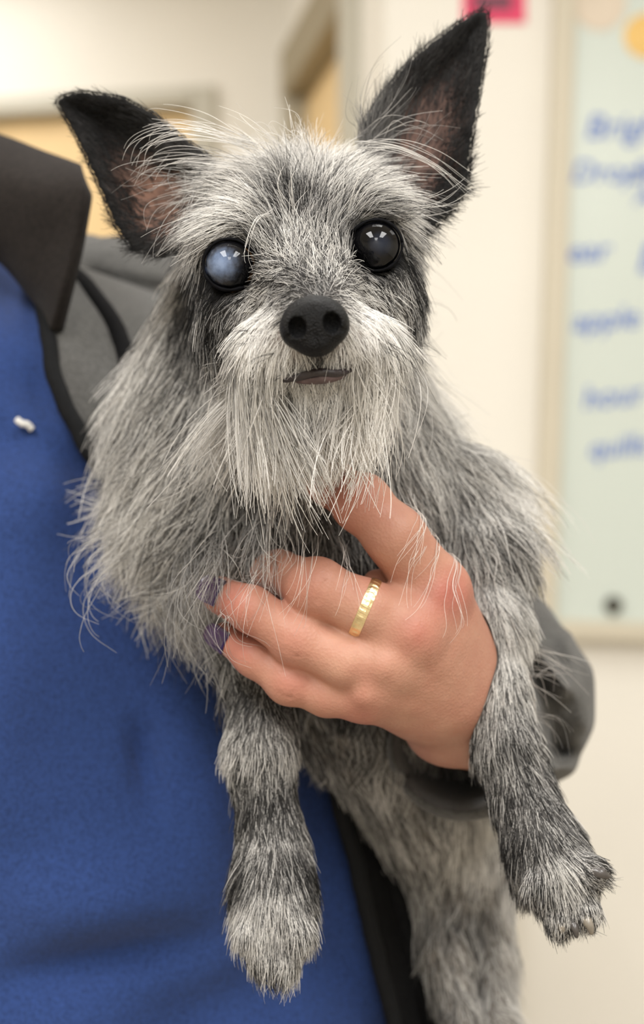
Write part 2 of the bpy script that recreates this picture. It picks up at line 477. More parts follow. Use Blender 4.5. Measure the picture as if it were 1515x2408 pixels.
# lean: the left edge runs down to the right in the picture
bang = -bang
rbox('panel', (bl, BD, bb), (br, XB - 0.004, bt), M['board'], wb, 0.003)
rbox('board_trim', (bl - 0.022, BD - 0.012, bb - 0.02), (bl + 0.012, XB - 0.002, bt + 0.02), M['board_edge'], wb, 0.003)
rbox('board_trim', (bl + 0.012, BD - 0.012, bb - 0.022), (br, XB - 0.002, bb + 0.008), M['board_edge'], wb, 0.003)
rbox('board_trim', (bl + 0.012, BD - 0.012, bt - 0.008), (br, XB - 0.002, bt + 0.02), M['board_edge'], wb, 0.003)
def writing(txt, px, py, hpx, rot=0.03):
    cu = bpy.data.curves.new('handwriting', 'FONT'); cu.body = txt
    cu.size = hpx / F * BD; cu.extrude = 0.0004; cu.shear = 0.25; cu.offset = 0.0004
    cu.materials.append(M['ink'])
    tmp = bpy.data.objects.new('handwriting', cu); C.objects.link(tmp)
    bpy.context.view_layer.update()
    me = bpy.data.meshes.new_from_object(tmp.evaluated_get(bpy.context.evaluated_depsgraph_get()))
    bpy.data.objects.remove(tmp); bpy.data.curves.remove(cu)
    o = bpy.data.objects.new('handwriting', me); C.objects.link(o)
    p = PB(px, py, 0.0006)
    o.location = p; o.rotation_euler = (math.pi / 2, rot, 0); o.parent = wb
    return o
for txt, px, py, h, r in (('Bright', 1375, 325, 80, 0.0), ('Drop', 1342, 428, 72, 0), ('B', 1488, 428, 70, 0), ('A', 1490, 480, 60, 0), ('ear', 1334, 617, 76, -0.05),
                          ('B', 1496, 640, 100, 0), ('apple', 1346, 780, 74, -0.07), ('hour s', 1370, 962, 74, -0.1), ('quills', 1384, 1078, 68, -0.08)):
    writing(txt, px, py, h, r)
# magnet and paper on / beside the board
def disc(name, c, r, t, m, label, cat, seg=28):
    v = []; f = []
    prof = [(0.0, 0), (r, 0), (r, t * 0.7), (r * 0.86, t), (0.0, t)]
    for (rr, q) in prof[1:-1]:
        for k in range(seg):
            a = 2 * math.pi * k / seg; v.append((c[0] + rr * math.cos(a), c[1] - q, c[2] + rr * math.sin(a)))
    for i in range(2):
        for k in range(seg): f.append((i * seg + k, i * seg + (k + 1) % seg, (i + 1) * seg + (k + 1) % seg, (i + 1) * seg + k))
    f.append(tuple(range(seg))); f.append(tuple(2 * seg + k for k in range(seg))[::-1])
    o = mesh_obj(name, v, f, m, None, False)
    return tag(o, label, cat)
disc('round_magnet', PB(1442, 1423), 0.014, 0.008, M['magnet'], 'small dark round magnet at the bottom corner of the board', 'magnet')
disc('orange_cutout', PB(1520, 85), 0.035, 0.002, M['orange'], 'round orange paper cutout near the top of the board', 'paper')
disc('peach_cutout', PB(1410, 10), 0.042, 0.002, M['peach'], 'pale peach round paper cutout on the top of the board', 'paper')
pk = box('pink_sign', tuple(P(1088, 54, XB - 0.003)), tuple(P(1236, -150, XB)), M['pink'], bevel=0.0008)
tag(pk, 'hot pink paper sign on the cream wall above the ear', 'sign')
for q in range(3):
    box('printed_line', tuple(P(1112, 22 - q * 60, XB - 0.0045)), tuple(P(1205, -12 - q * 60, XB - 0.003)), M['pink_print'], pk)

# ================================================================== DOG
tilt = math.radians(7.5)
O = P(711, 606, 0.540)
rv = np.array([math.cos(tilt), 0, math.sin(tilt)]); uv = np.array([-math.sin(tilt), 0, math.cos(tilt)]); fv = np.array([0, -1.0, 0])
def H(r, u, f): return O + rv * r + uv * u + fv * f
HR = [list(rv), list(fv), list(uv)]                   # world -> head axes (r, f, u)

dog = SDF((-0.125, 0.462, CZ - 0.285), (0.130, 0.80, CZ + 0.205), 0.0014)
EYE_L, EYE_R, ER = P(541, 627, 0.5385), P(884, 582, 0.5385), 0.0094
# head
dog.ell(H(0, 0.004, -0.034), (0.0395, 0.040, 0.036), 0.0, R=HR)
dog.ell(H(-0.023, -0.016, -0.018), (0.0185, 0.024, 0.022), 0.012, R=HR)
dog.ell(H(0.023, -0.016, -0.018), (0.0185, 0.024, 0.022), 0.012, R=HR)
dog.ell(H(-0.021, 0.013, -0.004), (0.013, 0.009, 0.008), 0.010, R=HR)
dog.ell(H(0.021, 0.013, -0.004), (0.013, 0.009, 0.008), 0.010, R=HR)
dog.cone(P(722, 650, 0.540), P(742, 775, 0.500), 0.0175, 0.0115, 0.010)
dog.ell(P(652, 822, 0.514), (0.0150, 0.016, 0.0125), 0.008)
dog.ell(P(838, 815, 0.514), (0.0150, 0.016, 0.0125), 0.008)
dog.cone(P(735, 905, 0.545), P(752, 905, 0.512), 0.016, 0.0095, 0.005)
# mouth slit
mouth = catmull([P(655, 897, 0.503), P(705, 884, 0.4965), P(750, 872, 0.4945), P(795, 876, 0.4965), P(842, 865, 0.503)], 24)
for a, b in zip(mouth[:-1], mouth[1:]): dog.cone(a, b, 0.0016, 0.0016, 0.002, 'cut')
# eye sockets
for e in (EYE_L, EYE_R):
    dog.ell(e + np.array([0, -0.002, 0]), (0.0099,) * 3, 0.004, 'cut')
# ears
EAR_L = [(128, 238), (150, 222), (192, 212), (290, 226), (360, 262), (420, 310), (505, 372), (530, 440), (500, 520), (440, 590), (380, 606), (310, 590), (268, 530), (235, 450), (195, 360), (160, 295)]
EAR_R = [(1148, 26), (1120, 26), (1080, 48), (1020, 92), (960, 142), (900, 215), (862, 270), (840, 320), (850, 420), (900, 500), (960, 562), (1000, 562), (1060, 500), (1105, 440), (1108, 360), (1128, 250), (1146, 130), (1154, 60)]
def poly_sd(px, py, poly):
    poly = np.asarray(poly, float); d = np.full(np.shape(px), 1e18); s = np.ones(np.shape(px), bool)
    n = len(poly); j = n - 1
    for i in range(n):
        ex, ey = poly[j] - poly[i]; wx, wy = px - poly[i][0], py - poly[i][1]
        t = np.clip((wx * ex + wy * ey) / (ex * ex + ey * ey), 0, 1)
        d = np.minimum(d, (wx - ex * t) ** 2 + (wy - ey * t) ** 2)
        c1 = py >= poly[i][1]; c2 = py < poly[j][1]; c3 = ex * wy > ey * wx
        flip = (c1 & c2 & c3) | (~c1 & ~c2 & ~c3)
        s = np.where(flip, ~s, s); j = i
    return np.where(s, 1, -1) * np.sqrt(d)
def ear_depth(px, py, sd, side):
    if side == 'L': base = 0.580 + (420 - px) * 0.00007
    else: base = 0.580 + (420 - py) * 0.00006
    b = np.clip(-sd / 95.0, 0, 1); b = b * b * (3 - 2 * b)
    return base + 0.013 * b - 0.004
def add_ear(poly, side):
    pa = np.array(poly, float)
    lo = np.minimum(P(pa[:, 0].min(), pa[:, 1].max(), 0.62), P(pa[:, 0].min(), pa[:, 1].max(), 0.56)) - 0.01; hi = np.maximum(P(pa[:, 0].max(), pa[:, 1].min(), 0.64), P(pa[:, 0].max(), pa[:, 1].min(), 0.56)) + 0.01
    lo[1], hi[1] = 0.555, 0.645
    sl, x, y, z = dog.block(lo, hi)
    px = CX + x / y * F + 0 * z; py = CY - (z - CZ) / y * F + 0 * x
    sd = poly_sd(px, py, poly)
    d = np.abs(y - ear_depth(px, py, sd, side)) - (0.0014 + 0.0022 * np.clip(1 + sd / 200, 0, 1) * 0)
    e = sd * (y / F)
    kk = 0.003
    hh = np.clip(0.5 + 0.5 * (d - e) / kk, 0, 1)
    q = (e * (1 - hh) + d * hh + kk * hh * (1 - hh))
    dog.apply(sl, q.astype(np.float32), 0.007, 'add')
add_ear(EAR_L, 'L'); add_ear(EAR_R, 'R')
# neck, chest, withers
dog.cone(P(725, 680, 0.600), P(700, 1060, 0.632), 0.036, 0.050, 0.02)
dog.cone(P(570, 720, 0.625), P(470, 1000, 0.640), 0.026, 0.034, 0.02)
dog.ell(P(610, 1165, 0.633), (0.050, 0.050, 0.052), 0.02)
dog.ell(P(810, 1210, 0.640), (0.052, 0.052, 0.052), 0.02)
dog.cone(P(900, 1060, 0.72), P(985, 1260, 0.71), 0.028, 0.028, 0.02)
dog.cone(P(715, 1360, 0.632), P(860, 1640, 0.665), 0.037, 0.033, 0.02)
dog.chain([(P(860, 1640, 0.665), 0.033), (P(980, 1850, 0.700), 0.027), (P(1065, 2040, 0.720), 0.023)], 0.015)
# hind legs and tail root
dog.chain([(P(1025, 2040, 0.715), 0.018), (P(1045, 2230, 0.700), 0.0120), (P(1085, 2420, 0.680), 0.0075), (P(1070, 2590, 0.676), 0.008)], 0.008)
dog.chain([(P(1130, 2010, 0.728), 0.015), (P(1160, 2260, 0.715), 0.0095), (P(1180, 2440, 0.690), 0.008), (P(1190, 2590, 0.684), 0.008)], 0.008)
# front legs: dog's right (picture left)
LEG_L = [(P(610, 1540, 0.598), 0.0150), (P(616, 1680, 0.588), 0.0100), (P(612, 1770, 0.580), 0.0112), (P(625, 1880, 0.577), 0.0088), (P(640, 1980, 0.573), 0.0105), (P(643, 2090, 0.566), 0.0128), (P(648, 2170, 0.560), 0.0135)]
dog.chain(LEG_L, 0.010)
for (x, y, rr) in ((588, 2200, .0054), (622, 2255, .0060), (668, 2262, .0060), (704, 2200, .0054)):
    dog.cone(P(x * .5 + 322, 2140, 0.558), P(x, y, 0.551), 0.0078, rr, 0.004)
# dog's left (picture right)
LEG_R = [(P(1060, 1180, 0.630), 0.0230), (P(1140, 1310, 0.608), 0.0150), (P(1160, 1470, 0.592), 0.0115), (P(1168, 1640, 0.580), 0.0098), (P(1192, 1760, 0.574), 0.0108), (P(1232, 1880, 0.568), 0.0100), (P(1280, 1990, 0.560), 0.0120), (P(1318, 2060, 0.554), 0.0130)]
dog.chain(LEG_R, 0.010)
for (x, y, rr) in ((1398, 2050, .0052), (1377, 2148, .0056), (1318, 2165, .0056), (1262, 2085, .0045)):
    dog.cone(P(1318 + (x - 1318) * .35, 2065 + (y - 2065) * .3, 0.551), P(x, y, 0.545), 0.0080, rr, 0.004)
dog.cone(P(1235, 1990, 0.572), P(1232, 2095, 0.575), 0.008, 0.0045, 0.004)
DV, DQ = dog.nets()
DN = dog.grad(DV)

# ---- hand (before the fur, which must stay out of it)
hand = SDF((-0.052, 0.522, CZ - 0.105), (0.085, 0.70, CZ + 0.030), 0.0009)
W = P(1100, 1650, 0.600); W2 = P(1145, 1690, 0.640)
MCP = [(P(1022, 1392, 0.561), .0125), (P(962, 1482, 0.553), .0125), (P(900, 1560, 0.553), .0118), (P(856, 1625, 0.557), .0108)]
hand.chain([(P(1190, 1660, 0.70), .027), (W2, 0.0235), (W, 0.0215)], 0.008)
for (p, r) in MCP: hand.cone(W, p, 0.0195, r, 0.010)
hand.cone(P(1010, 1610, 0.580), P(985, 1520, 0.565), 0.018, 0.014, 0.010)
hand.cone(MCP[0][0], MCP[1][0], .011, .011, 0.006); hand.cone(MCP[1][0], MCP[2][0], .0108, .0108, 0.006); hand.cone(MCP[2][0], MCP[3][0], .0105, .0098, 0.006)
hand.ell(P(1040, 1730, 0.596), (0.011, 0.010, 0.009), 0.010)          # wrist bone on the little-finger side
FING = [
    [(P(1022, 1392, 0.561), .0125), (P(930, 1262, 0.553), .0108), (P(850, 1182, 0.555), .0098), (P(782, 1138, 0.570), .0084), (P(730, 1120, 0.588), .0074)],
    [(P(962, 1482, 0.553), .0125), (P(862, 1432, 0.548), .0102), (P(745, 1382, 0.549), .0098), (P(655, 1350, 0.574), .0086), (P(610, 1345, 0.596), .0076)],
    [(P(900, 1560, 0.553), .0118), (P(815, 1555, 0.549), .0094), (P(700, 1502, 0.550), .0089), (P(590, 1432, 0.552), .0080), (P(520, 1400, 0.562), .0070)],
    [(P(856, 1625, 0.557), .0108), (P(770, 1632, 0.556), .0079), (P(680, 1602, 0.556), .0076), (P(595, 1545, 0.560), .0067), (P(532, 1498, 0.568), .0057)],
]
for k, (p, r) in enumerate(MCP):
    hand.cone(p + np.array([0, -.0115, 0]), p * .45 + W * .55 + np.array([0, -.0160, 0]), .0020, .0016, .007)   # tendons
for k, ch in enumerate(FING):
    # a finger is built on its own and then joined, so neighbours stay apart
    f = SDF(hand.lo, hand.lo + (hand.n - 1) * hand.h, hand.h)
    f.chain(ch, 0.0035)
    f.ell(ch[2][0], (ch[2][1] * 1.07,) * 3, 0.003)                     # knuckle
    n = np.minimum(hand.D.shape, f.D.shape)
    s = tuple(slice(0, m) for m in n)
    a, b = hand.D[s], f.D[s]
    kk = 0.0042 if k in (0, 1) else 0.0026
    h = np.clip(0.5 + 0.5 * (a - b) / kk, 0, 1)
    hand.D[s] = a * (1 - h) + b * h - kk * h * (1 - h)
hand.cone(P(955, 1430, 0.566), P(885, 1372, 0.566), 0.0085, 0.0052, 0.006)   # web between first two fingers
# thumb goes round the far side of the dog's chest
hand.chain([(P(1110, 1590, 0.600), .016), (P(1125, 1470, 0.618), .0125), (P(1100, 1350, 0.640), .0105), (P(1050, 1270, 0.655), .0085)], 0.008)
# creases over the knuckle bends
for ch in FING[1:]:
    a, c, b = ch[1][0], ch[2][0], ch[3][0]
    t = (b - a) / np.linalg.norm(b - a); side = np.cross(t, [0, 1, 0]); side /= np.linalg.norm(side)
    for q in (-0.0022, 0.0, 0.0022):
        pc = c + t * q + np.array([0, -1, 0]) * (ch[2][1] * 1.03)
        hand.cone(pc - side * 0.004 + [0, .0012, 0], pc + side * 0.004 + [0, .0012, 0], 0.00025, 0.00025, 0.0011, 'cut')
HV, HQ = hand.nets()
HN = hand.grad(HV)

def px_of(p):
    return CX + p[..., 0] / p[..., 1] * F, CY - (p[..., 2] - CZ) / p[..., 1] * F
def bump01(px, py, cx, cy, r):
    return np.exp(-((px - cx) ** 2 + (py - cy) ** 2) / (r * r))
def mixc(a, b, t): return a * (1 - t[:, None]) + np.array(b[:3])[None] * t[:, None]

# person: an Empty on the floor
person = bpy.data.objects.new('person', None)
person.location = (-0.15, 0.76, 0.0); C.objects.link(person)
tag(person, 'person in blue scrub top and charcoal fleece jacket holding the dog', 'person')

hpx, hpy = px_of(HV)
hc = np.tile(np.array(srgb(180, 132, 112)[:3]), (len(HV), 1))
red = srgb(176, 102, 91)
for (x, y, r, a) in ((1060, 1400, 60, .8), (985, 1495, 50, .55), (840, 1690, 70, .35), (800, 1180, 90, .45), (540, 1420, 70, .6), (560, 1530, 60, .55), (720, 1390, 70, .3), (700, 1520, 50, .3), (690, 1610, 50, .45), (870, 1360, 50, .3)):
    hc = mixc(hc, red, a * bump01(hpx, hpy, x, y, r))
pale = srgb(196, 150, 128)
for (x, y, r, a) in ((780, 1540, 70, .5), (850, 1420, 60, .4), (960, 1600, 90, .3)):
    hc = mixc(hc, pale, a * bump01(hpx, hpy, x, y, r))
nz = vnoise(HV, 180) * 0.5 + vnoise(HV, 420) * 0.3
hc = hc * (1 + 0.16 * nz[:, None] * np.array([0.5, 1.0, 1.0]))
arm = big_mesh_obj('arm', HV, HQ, M['skin'], None, HN)
def set_color(o, name, col):
    a = o.data.attributes.new(name, 'FLOAT_COLOR', 'POINT')
    a.data.foreach_set('color', np.concatenate([np.clip(col, 0, 1), np.ones((len(col), 1))], 1).astype(np.float32).ravel())
set_color(arm, 'skin_color', hc)
keep_parent(arm, person)
arm['label'] = 'bare left hand gripping the dog around its chest'

# fingernails
def nail(c, t, n, w_, l_, m):
    t = np.asarray(t, float); t /= np.linalg.norm(t); n = np.asarray(n, float); n -= t * (n @ t); n /= np.linalg.norm(n); s = np.cross(t, n)
    V = []; nu, nv = 7, 7
    for lay in (0, 1):
        for i in range(nu):
            for j in range(nv):
                a = (i / (nu - 1) - .5) * 2; b = (j / (nv - 1) - .5) * 2
                ww = w_ * (1 - 0.22 * max(0, b) ** 3)
                V.append(c + t * l_ * b * (1 - .12 * a * a) + s * ww * math.sin(a * 1.0) / math.sin(1.0) - n * (ww * .55 * (1 - math.cos(a * 1.0)) * 1.3 + 0.0005 * lay))
    Fc = grid_faces(nu, nv) + [tuple(k + nu * nv for k in q[::-1]) for q in grid_faces(nu, nv)]
    ring = [(i, 0) for i in range(nu)] + [(nu - 1, j) for j in range(1, nv)] + [(i, nv - 1) for i in range(nu - 2, -1, -1)] + [(0, j) for j in range(nv - 2, 0, -1)]
    for q in range(len(ring)):
        a = ring[q][0] * nv + ring[q][1]; b = ring[(q + 1) % len(ring)][0] * nv + ring[(q + 1) % len(ring)][1]
        Fc.append((b, a, a + nu * nv, b + nu * nv))
    o = mesh_obj('fingernail', V, Fc, m)
    o.parent = arm; o.matrix_parent_inverse = Matrix.Translation(-Vector(person.location)) @ Matrix.Identity(4)
    o.matrix_parent_inverse = Matrix.Identity(4)
    return o
for k, (nrm, wd) in enumerate((((-.5, -.3, .8), .0055), ((-.5, -.4, .8), .0055), ((-.75, -.55, .45), .0052), ((-.75, -.62, .1), .0045))):
    a, b = FING[k][3][0], FING[k][4][0]; t = b - a; n = np.array(nrm); n -= t * (n @ t) / (t @ t); n /= np.linalg.norm(n)
    nail(b + n * (FING[k][4][1] + .0007) + t * 0.02, t, n, wd, .0055, M['nail_purple'])

# ring: flat gold band with cut facets round the first phalanx of the middle finger
a, b = FING[1][1][0], FING[1][2][0]
ax = (b - a) / np.linalg.norm(b - a); rc = a + ax * 0.0006
e1 = np.cross(ax, [0, 1, 0]); e1 /= np.linalg.norm(e1); e2 = np.cross(ax, e1)
V = []; Fc = []; seg = 120
for k in range(seg):
    t = 2 * math.pi * k / seg
    q = math.cos(t) * e1 + math.sin(t) * e2
    fac = 0.00013 * (1 if (k // 2) % 2 else 0)
    for (rr, w2) in ((.0104, -.0021), (.0112, -.0019), (.0115 - fac, -.0007), (.0115 - fac, .0007), (.0112, .0019), (.0104, .0021)):
        V.append(rc + q * rr + ax * w2)
for k in range(seg):
    for j in range(6):
        Fc.append((k * 6 + j, k * 6 + (j + 1) % 6, ((k + 1) % seg) * 6 + (j + 1) % 6, ((k + 1) % seg) * 6 + j))
ring = mesh_obj('ring', V, Fc, M['gold'], None, False); keep_parent(ring, person)
ring['label'] = 'faceted yellow gold band on the middle finger'

# ---- dog body mesh
dpx, dpy = px_of(DV)
dep = DV[:, 1]
sdL = poly_sd(dpx, dpy, EAR_L); sdR = poly_sd(dpx, dpy, EAR_R)
def skull_sd(p):
    q = (p - H(0, 0.004, -0.034)); a = q @ rv; b = q @ fv; c = q @ uv
    return (np.sqrt((a / .0395) ** 2 + (b / .040) ** 2 + (c / .036) ** 2) - 1) * .038
def region_of(p):
    px, py = px_of(p); d = p[:, 1]
    sL, sR = poly_sd(px, py, EAR_L), poly_sd(px, py, EAR_R)
    sk = skull_sd(p)
    reg = np.full(len(p), 3)                                            # 3 body
    head = (d < 0.612) & (py < 985) & ((sk < 0.028) | (d < 0.562))
    reg[head] = 0
    reg[(px < 900) & (py > 1600) & (d < 0.612)] = 4                     # leg L
    reg[(px > 1080) & (py > 1330) & (d < 0.62)] = 5                     # leg R
    reg[(py > 1560) & (d > 0.625)] = 6                                  # hind
    e = ((sL < 4) | (sR < 4)) & (sk > 0.0025) & (d > 0.565) & (py < 615)
    reg[e & (px < 620)] = 1; reg[e & (px >= 620)] = 2
    return reg
reg = region_of(DV)
col = np.tile(np.array([.040, .038, .037]), (len(DV), 1))
col[reg == 3] = (.15, .145, .14)
bk = np.clip((dep - .655) / .03, 0, 1) * (reg == 3) * (dpx > 840)
col = mixc(col, (.50, .47, .44), bk)
col[(reg == 4) | (reg == 5)] = (.085, .08, .075)
col[reg == 6] = (.16, .145, .13)
col = mixc(col, (.34, .30, .28), np.clip(1.1 * bump01(dpx, dpy, 650, 830, 95) + 1.1 * bump01(dpx, dpy, 840, 820, 95) + bump01(dpx, dpy, 750, 930, 90), 0, 1) * (reg == 0))
col = mixc(col, (.17, .15, .14), np.clip(bump01(dpx, dpy, 700, 380, 130), 0, 1) * (reg == 0))
front = (DN[:, 1] < 0.1)
eyed = np.minimum(np.linalg.norm(DV - EYE_L, axis=1), np.linalg.norm(DV - EYE_R, axis=1))
col = mixc(col, (.008, .008, .009), np.clip((.0135 - eyed) / .002, 0, 1))
iL = np.clip((-sdL - 14) / 40, 0, 1) * np.clip(bump01(dpx, dpy, 405, 480, 130) * 1.35, 0, 1) * front * (reg == 1)
iR = np.clip((-sdR - 14) / 40, 0, 1) * np.clip(bump01(dpx, dpy, 1020, 350, 150) * 1.2, 0, 1) * front * (reg == 2)
col[(reg == 1) | (reg == 2)] = (.012, .011, .011)
col = mixc(col, (.17, .095, .070), iL); col = mixc(col, (.10, .058, .046), iR)
col = col * (1 + 0.25 * vnoise(DV, 260)[:, None])
body = big_mesh_obj('dog', DV, DQ, M['dog_skin'], None, DN)
set_color(body, 'skin_color', col)
tag(body, 'small grizzled grey terrier with black pointed ears held up in a hand', 'dog')
print('dog mesh', len(DV), 'hand', len(HV), round(time.time() - T0, 1))

def sphere(name, c, r, m, parent, nu=24, nv=40, sc=(1, 1, 1)):
    V = [(0, -r, 0)]; Fc = []
    for i in range(1, nu):
        a = math.pi * i / nu
        for k in range(nv):
            t = 2 * math.pi * k / nv
            V.append((r * math.sin(a) * math.cos(t), -r * math.cos(a), r * math.sin(a) * math.sin(t)))
    V.append((0, r, 0))
    for k in range(nv): Fc.append((0, 1 + k, 1 + (k + 1) % nv))
    for i in range(nu - 2):
        for k in range(nv): Fc.append((1 + i * nv + k, 1 + (i + 1) * nv + k, 1 + (i + 1) * nv + (k + 1) % nv, 1 + i * nv + (k + 1) % nv))
    n = len(V) - 1; b0 = 1 + (nu - 2) * nv
    for k in range(nv): Fc.append((n, b0 + (k + 1) % nv, b0 + k))
    o = mesh_obj(name, V, Fc, m, parent); o.location = c; o.scale = sc
    return o

def eye_mat(name, gaze, stops, cloud):
    m, nt, b = new_mat(name)
    tc = nt.nodes.new('ShaderNodeTexCoord')
    vd = nt.nodes.new('ShaderNodeVectorMath'); vd.operation = 'DISTANCE'; vd.inputs[1].default_value = gaze
    nt.links.new(tc.outputs['Object'], vd.inputs[0])
    n = nt.nodes.new('ShaderNodeTexNoise'); n.inputs['Scale'].default_value = 500; n.inputs['Detail'].default_value = 5
    nt.links.new(tc.outputs['Object'], n.inputs['Vector'])
    ma = nt.nodes.new('ShaderNodeMath'); ma.operation = 'MULTIPLY_ADD'; ma.inputs[1].default_value = cloud; nt.links.new(n.outputs['Fac'], ma.inputs[0]); 
    nt.links.new(vd.outputs['Value'], ma.inputs[2])
    mr = nt.nodes.new('ShaderNodeMath'); mr.operation = 'MULTIPLY'; mr.inputs[1].default_value = 1 / 0.0172
    nt.links.new(ma.outputs[0], mr.inputs[0])
    r = nt.nodes.new('ShaderNodeValToRGB'); cr = r.color_ramp
    while len(cr.elements) < len(stops): cr.elements.new(0.5)
    for e, (p, c) in zip(cr.elements, stops): e.position = p; e.color = c
    nt.links.new(mr.outputs[0], r.inputs['Fac']); nt.links.new(r.outputs['Color'], b.inputs['Base Color'])
    b.inputs['Roughness'].default_value = 0.25; b.inputs['Coat Weight'].default_value = 1.0; b.inputs['Coat Roughness'].default_value = 0.015; b.inputs['Coat IOR'].default_value = 1.38
    b.inputs['Specular IOR Level'].default_value = 0.0
    return m
em1 = eye_mat('cloudy eye', (-0.0028, -0.0081, -0.0003), [(0.0, srgb(134, 150, 178)), (0.20, srgb(118, 134, 162)), (0.30, srgb(96, 110, 136)), (0.42, srgb(70, 78, 94)), (0.52, srgb(30, 32, 38)), (0.62, srgb(10, 10, 12)), (0.79, srgb(9, 9, 11)), (0.84, srgb(120, 92, 68)), (0.92, srgb(40, 28, 24))], 0.0046)
em2 = eye_mat('dark eye', (0.0014, -0.0084, -0.0003), [(0.0, srgb(38, 44, 58)), (0.20, srgb(26, 30, 40)), (0.32, srgb(9, 10, 13)), (0.40, srgb(5, 5, 7)), (0.79, srgb(6, 6, 8)), (0.84, srgb(90, 70, 54)), (0.92, srgb(30, 22, 20))], 0.0016)
e1o = sphere('eye', EYE_L, ER, em1, body); e1o['label'] = 'clouded blue-grey eye'
e2o = sphere('eye', EYE_R, ER, em2, body); e2o['label'] = 'glossy near-black eye'
# eyelid rims
for e, sx, ang in ((EYE_L, -1, -0.25), (EYE_R, 1, 0.1)):
    pts = []
    for k in range(41):
        t = 2 * math.pi * k / 40
        x = 0.0091 * math.cos(t); z = 0.0089 * math.sin(t)
        # almond: pulled out towards the inner corner
        if -sx * math.cos(t) > 0.6: x += -sx * 0.0022 * ((-sx * math.cos(t) - 0.6) / 0.4)
        xr = x * math.cos(ang) - z * math.sin(ang); zr = x * math.sin(ang) + z * math.cos(ang)
        y = -math.sqrt(max(0, 0.0102 ** 2 - min(xr * xr + zr * zr, 0.0096 ** 2))) 
        pts.append(e + np.array([xr, y + 0.0002, zr]))
    pts = np.array(pts)
    V, Fc = tube(pts, 0.00062 + 0.00022 * vnoise(pts, 500), 10)
    mesh_obj('eyelid', V, Fc, M['lid'], body)

# nose
ns = SDF(P(740, 770, 0.488) - 0.02, P(740, 770, 0.488) + 0.02, 0.00032)
nr = lambda r, u, f: P(740, 768, 0.487) + rv * r + uv * u + fv * f
ns.ell(nr(0, .0005, 0), (.0098, .0085, .0080), 0, R=HR)
for s_ in (-1, 1):
    ns.ell(nr(s_ * .0056, -.0002, .0012), (.0054, .0062, .0060), .003, R=HR)
ns.ell(nr(0, .0046, -.001), (.0080, .0078, .0052), .003, R=HR)
ns.ell(nr(0, -.0062, .0012), (.0055, .0058, .0036), .003, R=HR)
for s_ in (-1, 1):
    ns.ell(nr(s_ * .0056, -.0004, .0078), (.0029, .0046, .0034), .0010, 'cut', R=HR)
    ns.cone(nr(s_ * .0060, -.0026, .0078), nr(s_ * .0106, -.0032, .0045), .0011, .0007, .0008, 'cut')
ns.cone(nr(0, -.0005, .0088), nr(0, -.0105, .0060), .0004, .0005, .0008, 'cut')
NV, NQ = ns.nets()
no = big_mesh_obj('nose', NV, NQ, M['nose'], body, ns.grad(NV)); no['label'] = 'black leathery nose with two nostrils'

# lips
lipp = catmull([P(668, 896, 0.5015), P(705, 886, 0.4970), P(750, 876, 0.4942), P(795, 878, 0.4965), P(832, 867, 0.5015)], 30)
V, Fc = tube(lipp, 0.0011 * np.sin(np.linspace(0.25, math.pi - 0.25, 30)) + 0.0004, 10)
mesh_obj('upper_lip', V, Fc, M['lip'], body)
lipp = catmull([P(696, 897, 0.5005), P(722, 893, 0.4972), P(760, 889, 0.4957), P(796, 884, 0.4982), P(816, 878, 0.5010)], 30)
V, Fc = tube(lipp, 0.0016 * np.sin(np.linspace(0.15, math.pi - 0.15, 30)) + 0.0003, 10)
lo_ = mesh_obj('lower_lip', V, Fc, M['lip_pink'], body); lo_['label'] = 'mauve lower lip'

# claws
for (a, b, r0, m) in (((1396, 2050, .542), (1432, 2062, .541), .0026, 'claw'), ((1378, 2160, .541), (1392, 2196, .540), .0021, 'claw_pale'), ((1348, 2172, .541), (1357, 2204, .540), .0018, 'claw'),
                      ((1320, 2172, .541), (1322, 2196, .541), .0017, 'claw_pale'), ((1230, 2095, .575), (1236, 2135, .576), .0018, 'claw_pale'),
                      ((588, 2206, .548), (590, 2240, .549), .0018, 'claw'), ((618, 2270, .548), (620, 2306, .549), .0018, 'claw'), ((668, 2275, .548), (668, 2312, .549), .0018, 'claw'), ((704, 2206, .548), (704, 2240, .549), .0018, 'claw')):
    pa, pb = P(*a), P(*b); mid = (pa + pb) / 2 + np.array([0, -.0012, .0006])
    pts = catmull([pa, mid, pb], 10)
    V, Fc = tube(pts, r0 * np.sqrt(np.linspace(1, 0.12, 10)), 10)
    mesh_obj('claw', V, Fc, M[m], body)

# ================================================================== FUR
rng = np.random.default_rng(11)
TRI = np.concatenate([DQ[:, [0, 1, 2]], DQ[:, [0, 2, 3]]])
TA = np.linalg.norm(np.cross(DV[TRI[:, 1]] - DV[TRI[:, 0]], DV[TRI[:, 2]] - DV[TRI[:, 0]]), axis=1)
TREG = reg[TRI[:, 0]]
TN = DN[TRI].mean(1); TCEN = DV[TRI].mean(1)
hs_c = hand.sample(TCEN)
inb = np.all((TCEN > hand.lo + .001) & (TCEN < hand.lo + (hand.n - 2) * hand.h), axis=1)
HIDE = inb & (hs_c < 0.0006)
tpx, tpy = px_of(TCEN)
NEARNOSE = ns.sample(TCEN) < 0.0004
NEARNOSE &= np.all((TCEN > ns.lo + .001) & (TCEN < ns.lo + (ns.n - 2) * ns.h), axis=1)
EYEZ = np.minimum(np.linalg.norm(TCEN - EYE_L, axis=1), np.linalg.norm(TCEN - EYE_R, axis=1)) < 0.0098
md = np.min(np.linalg.norm(TCEN[:, None, :] - mouth[None, ::3, :], axis=2), axis=1) < 0.0021

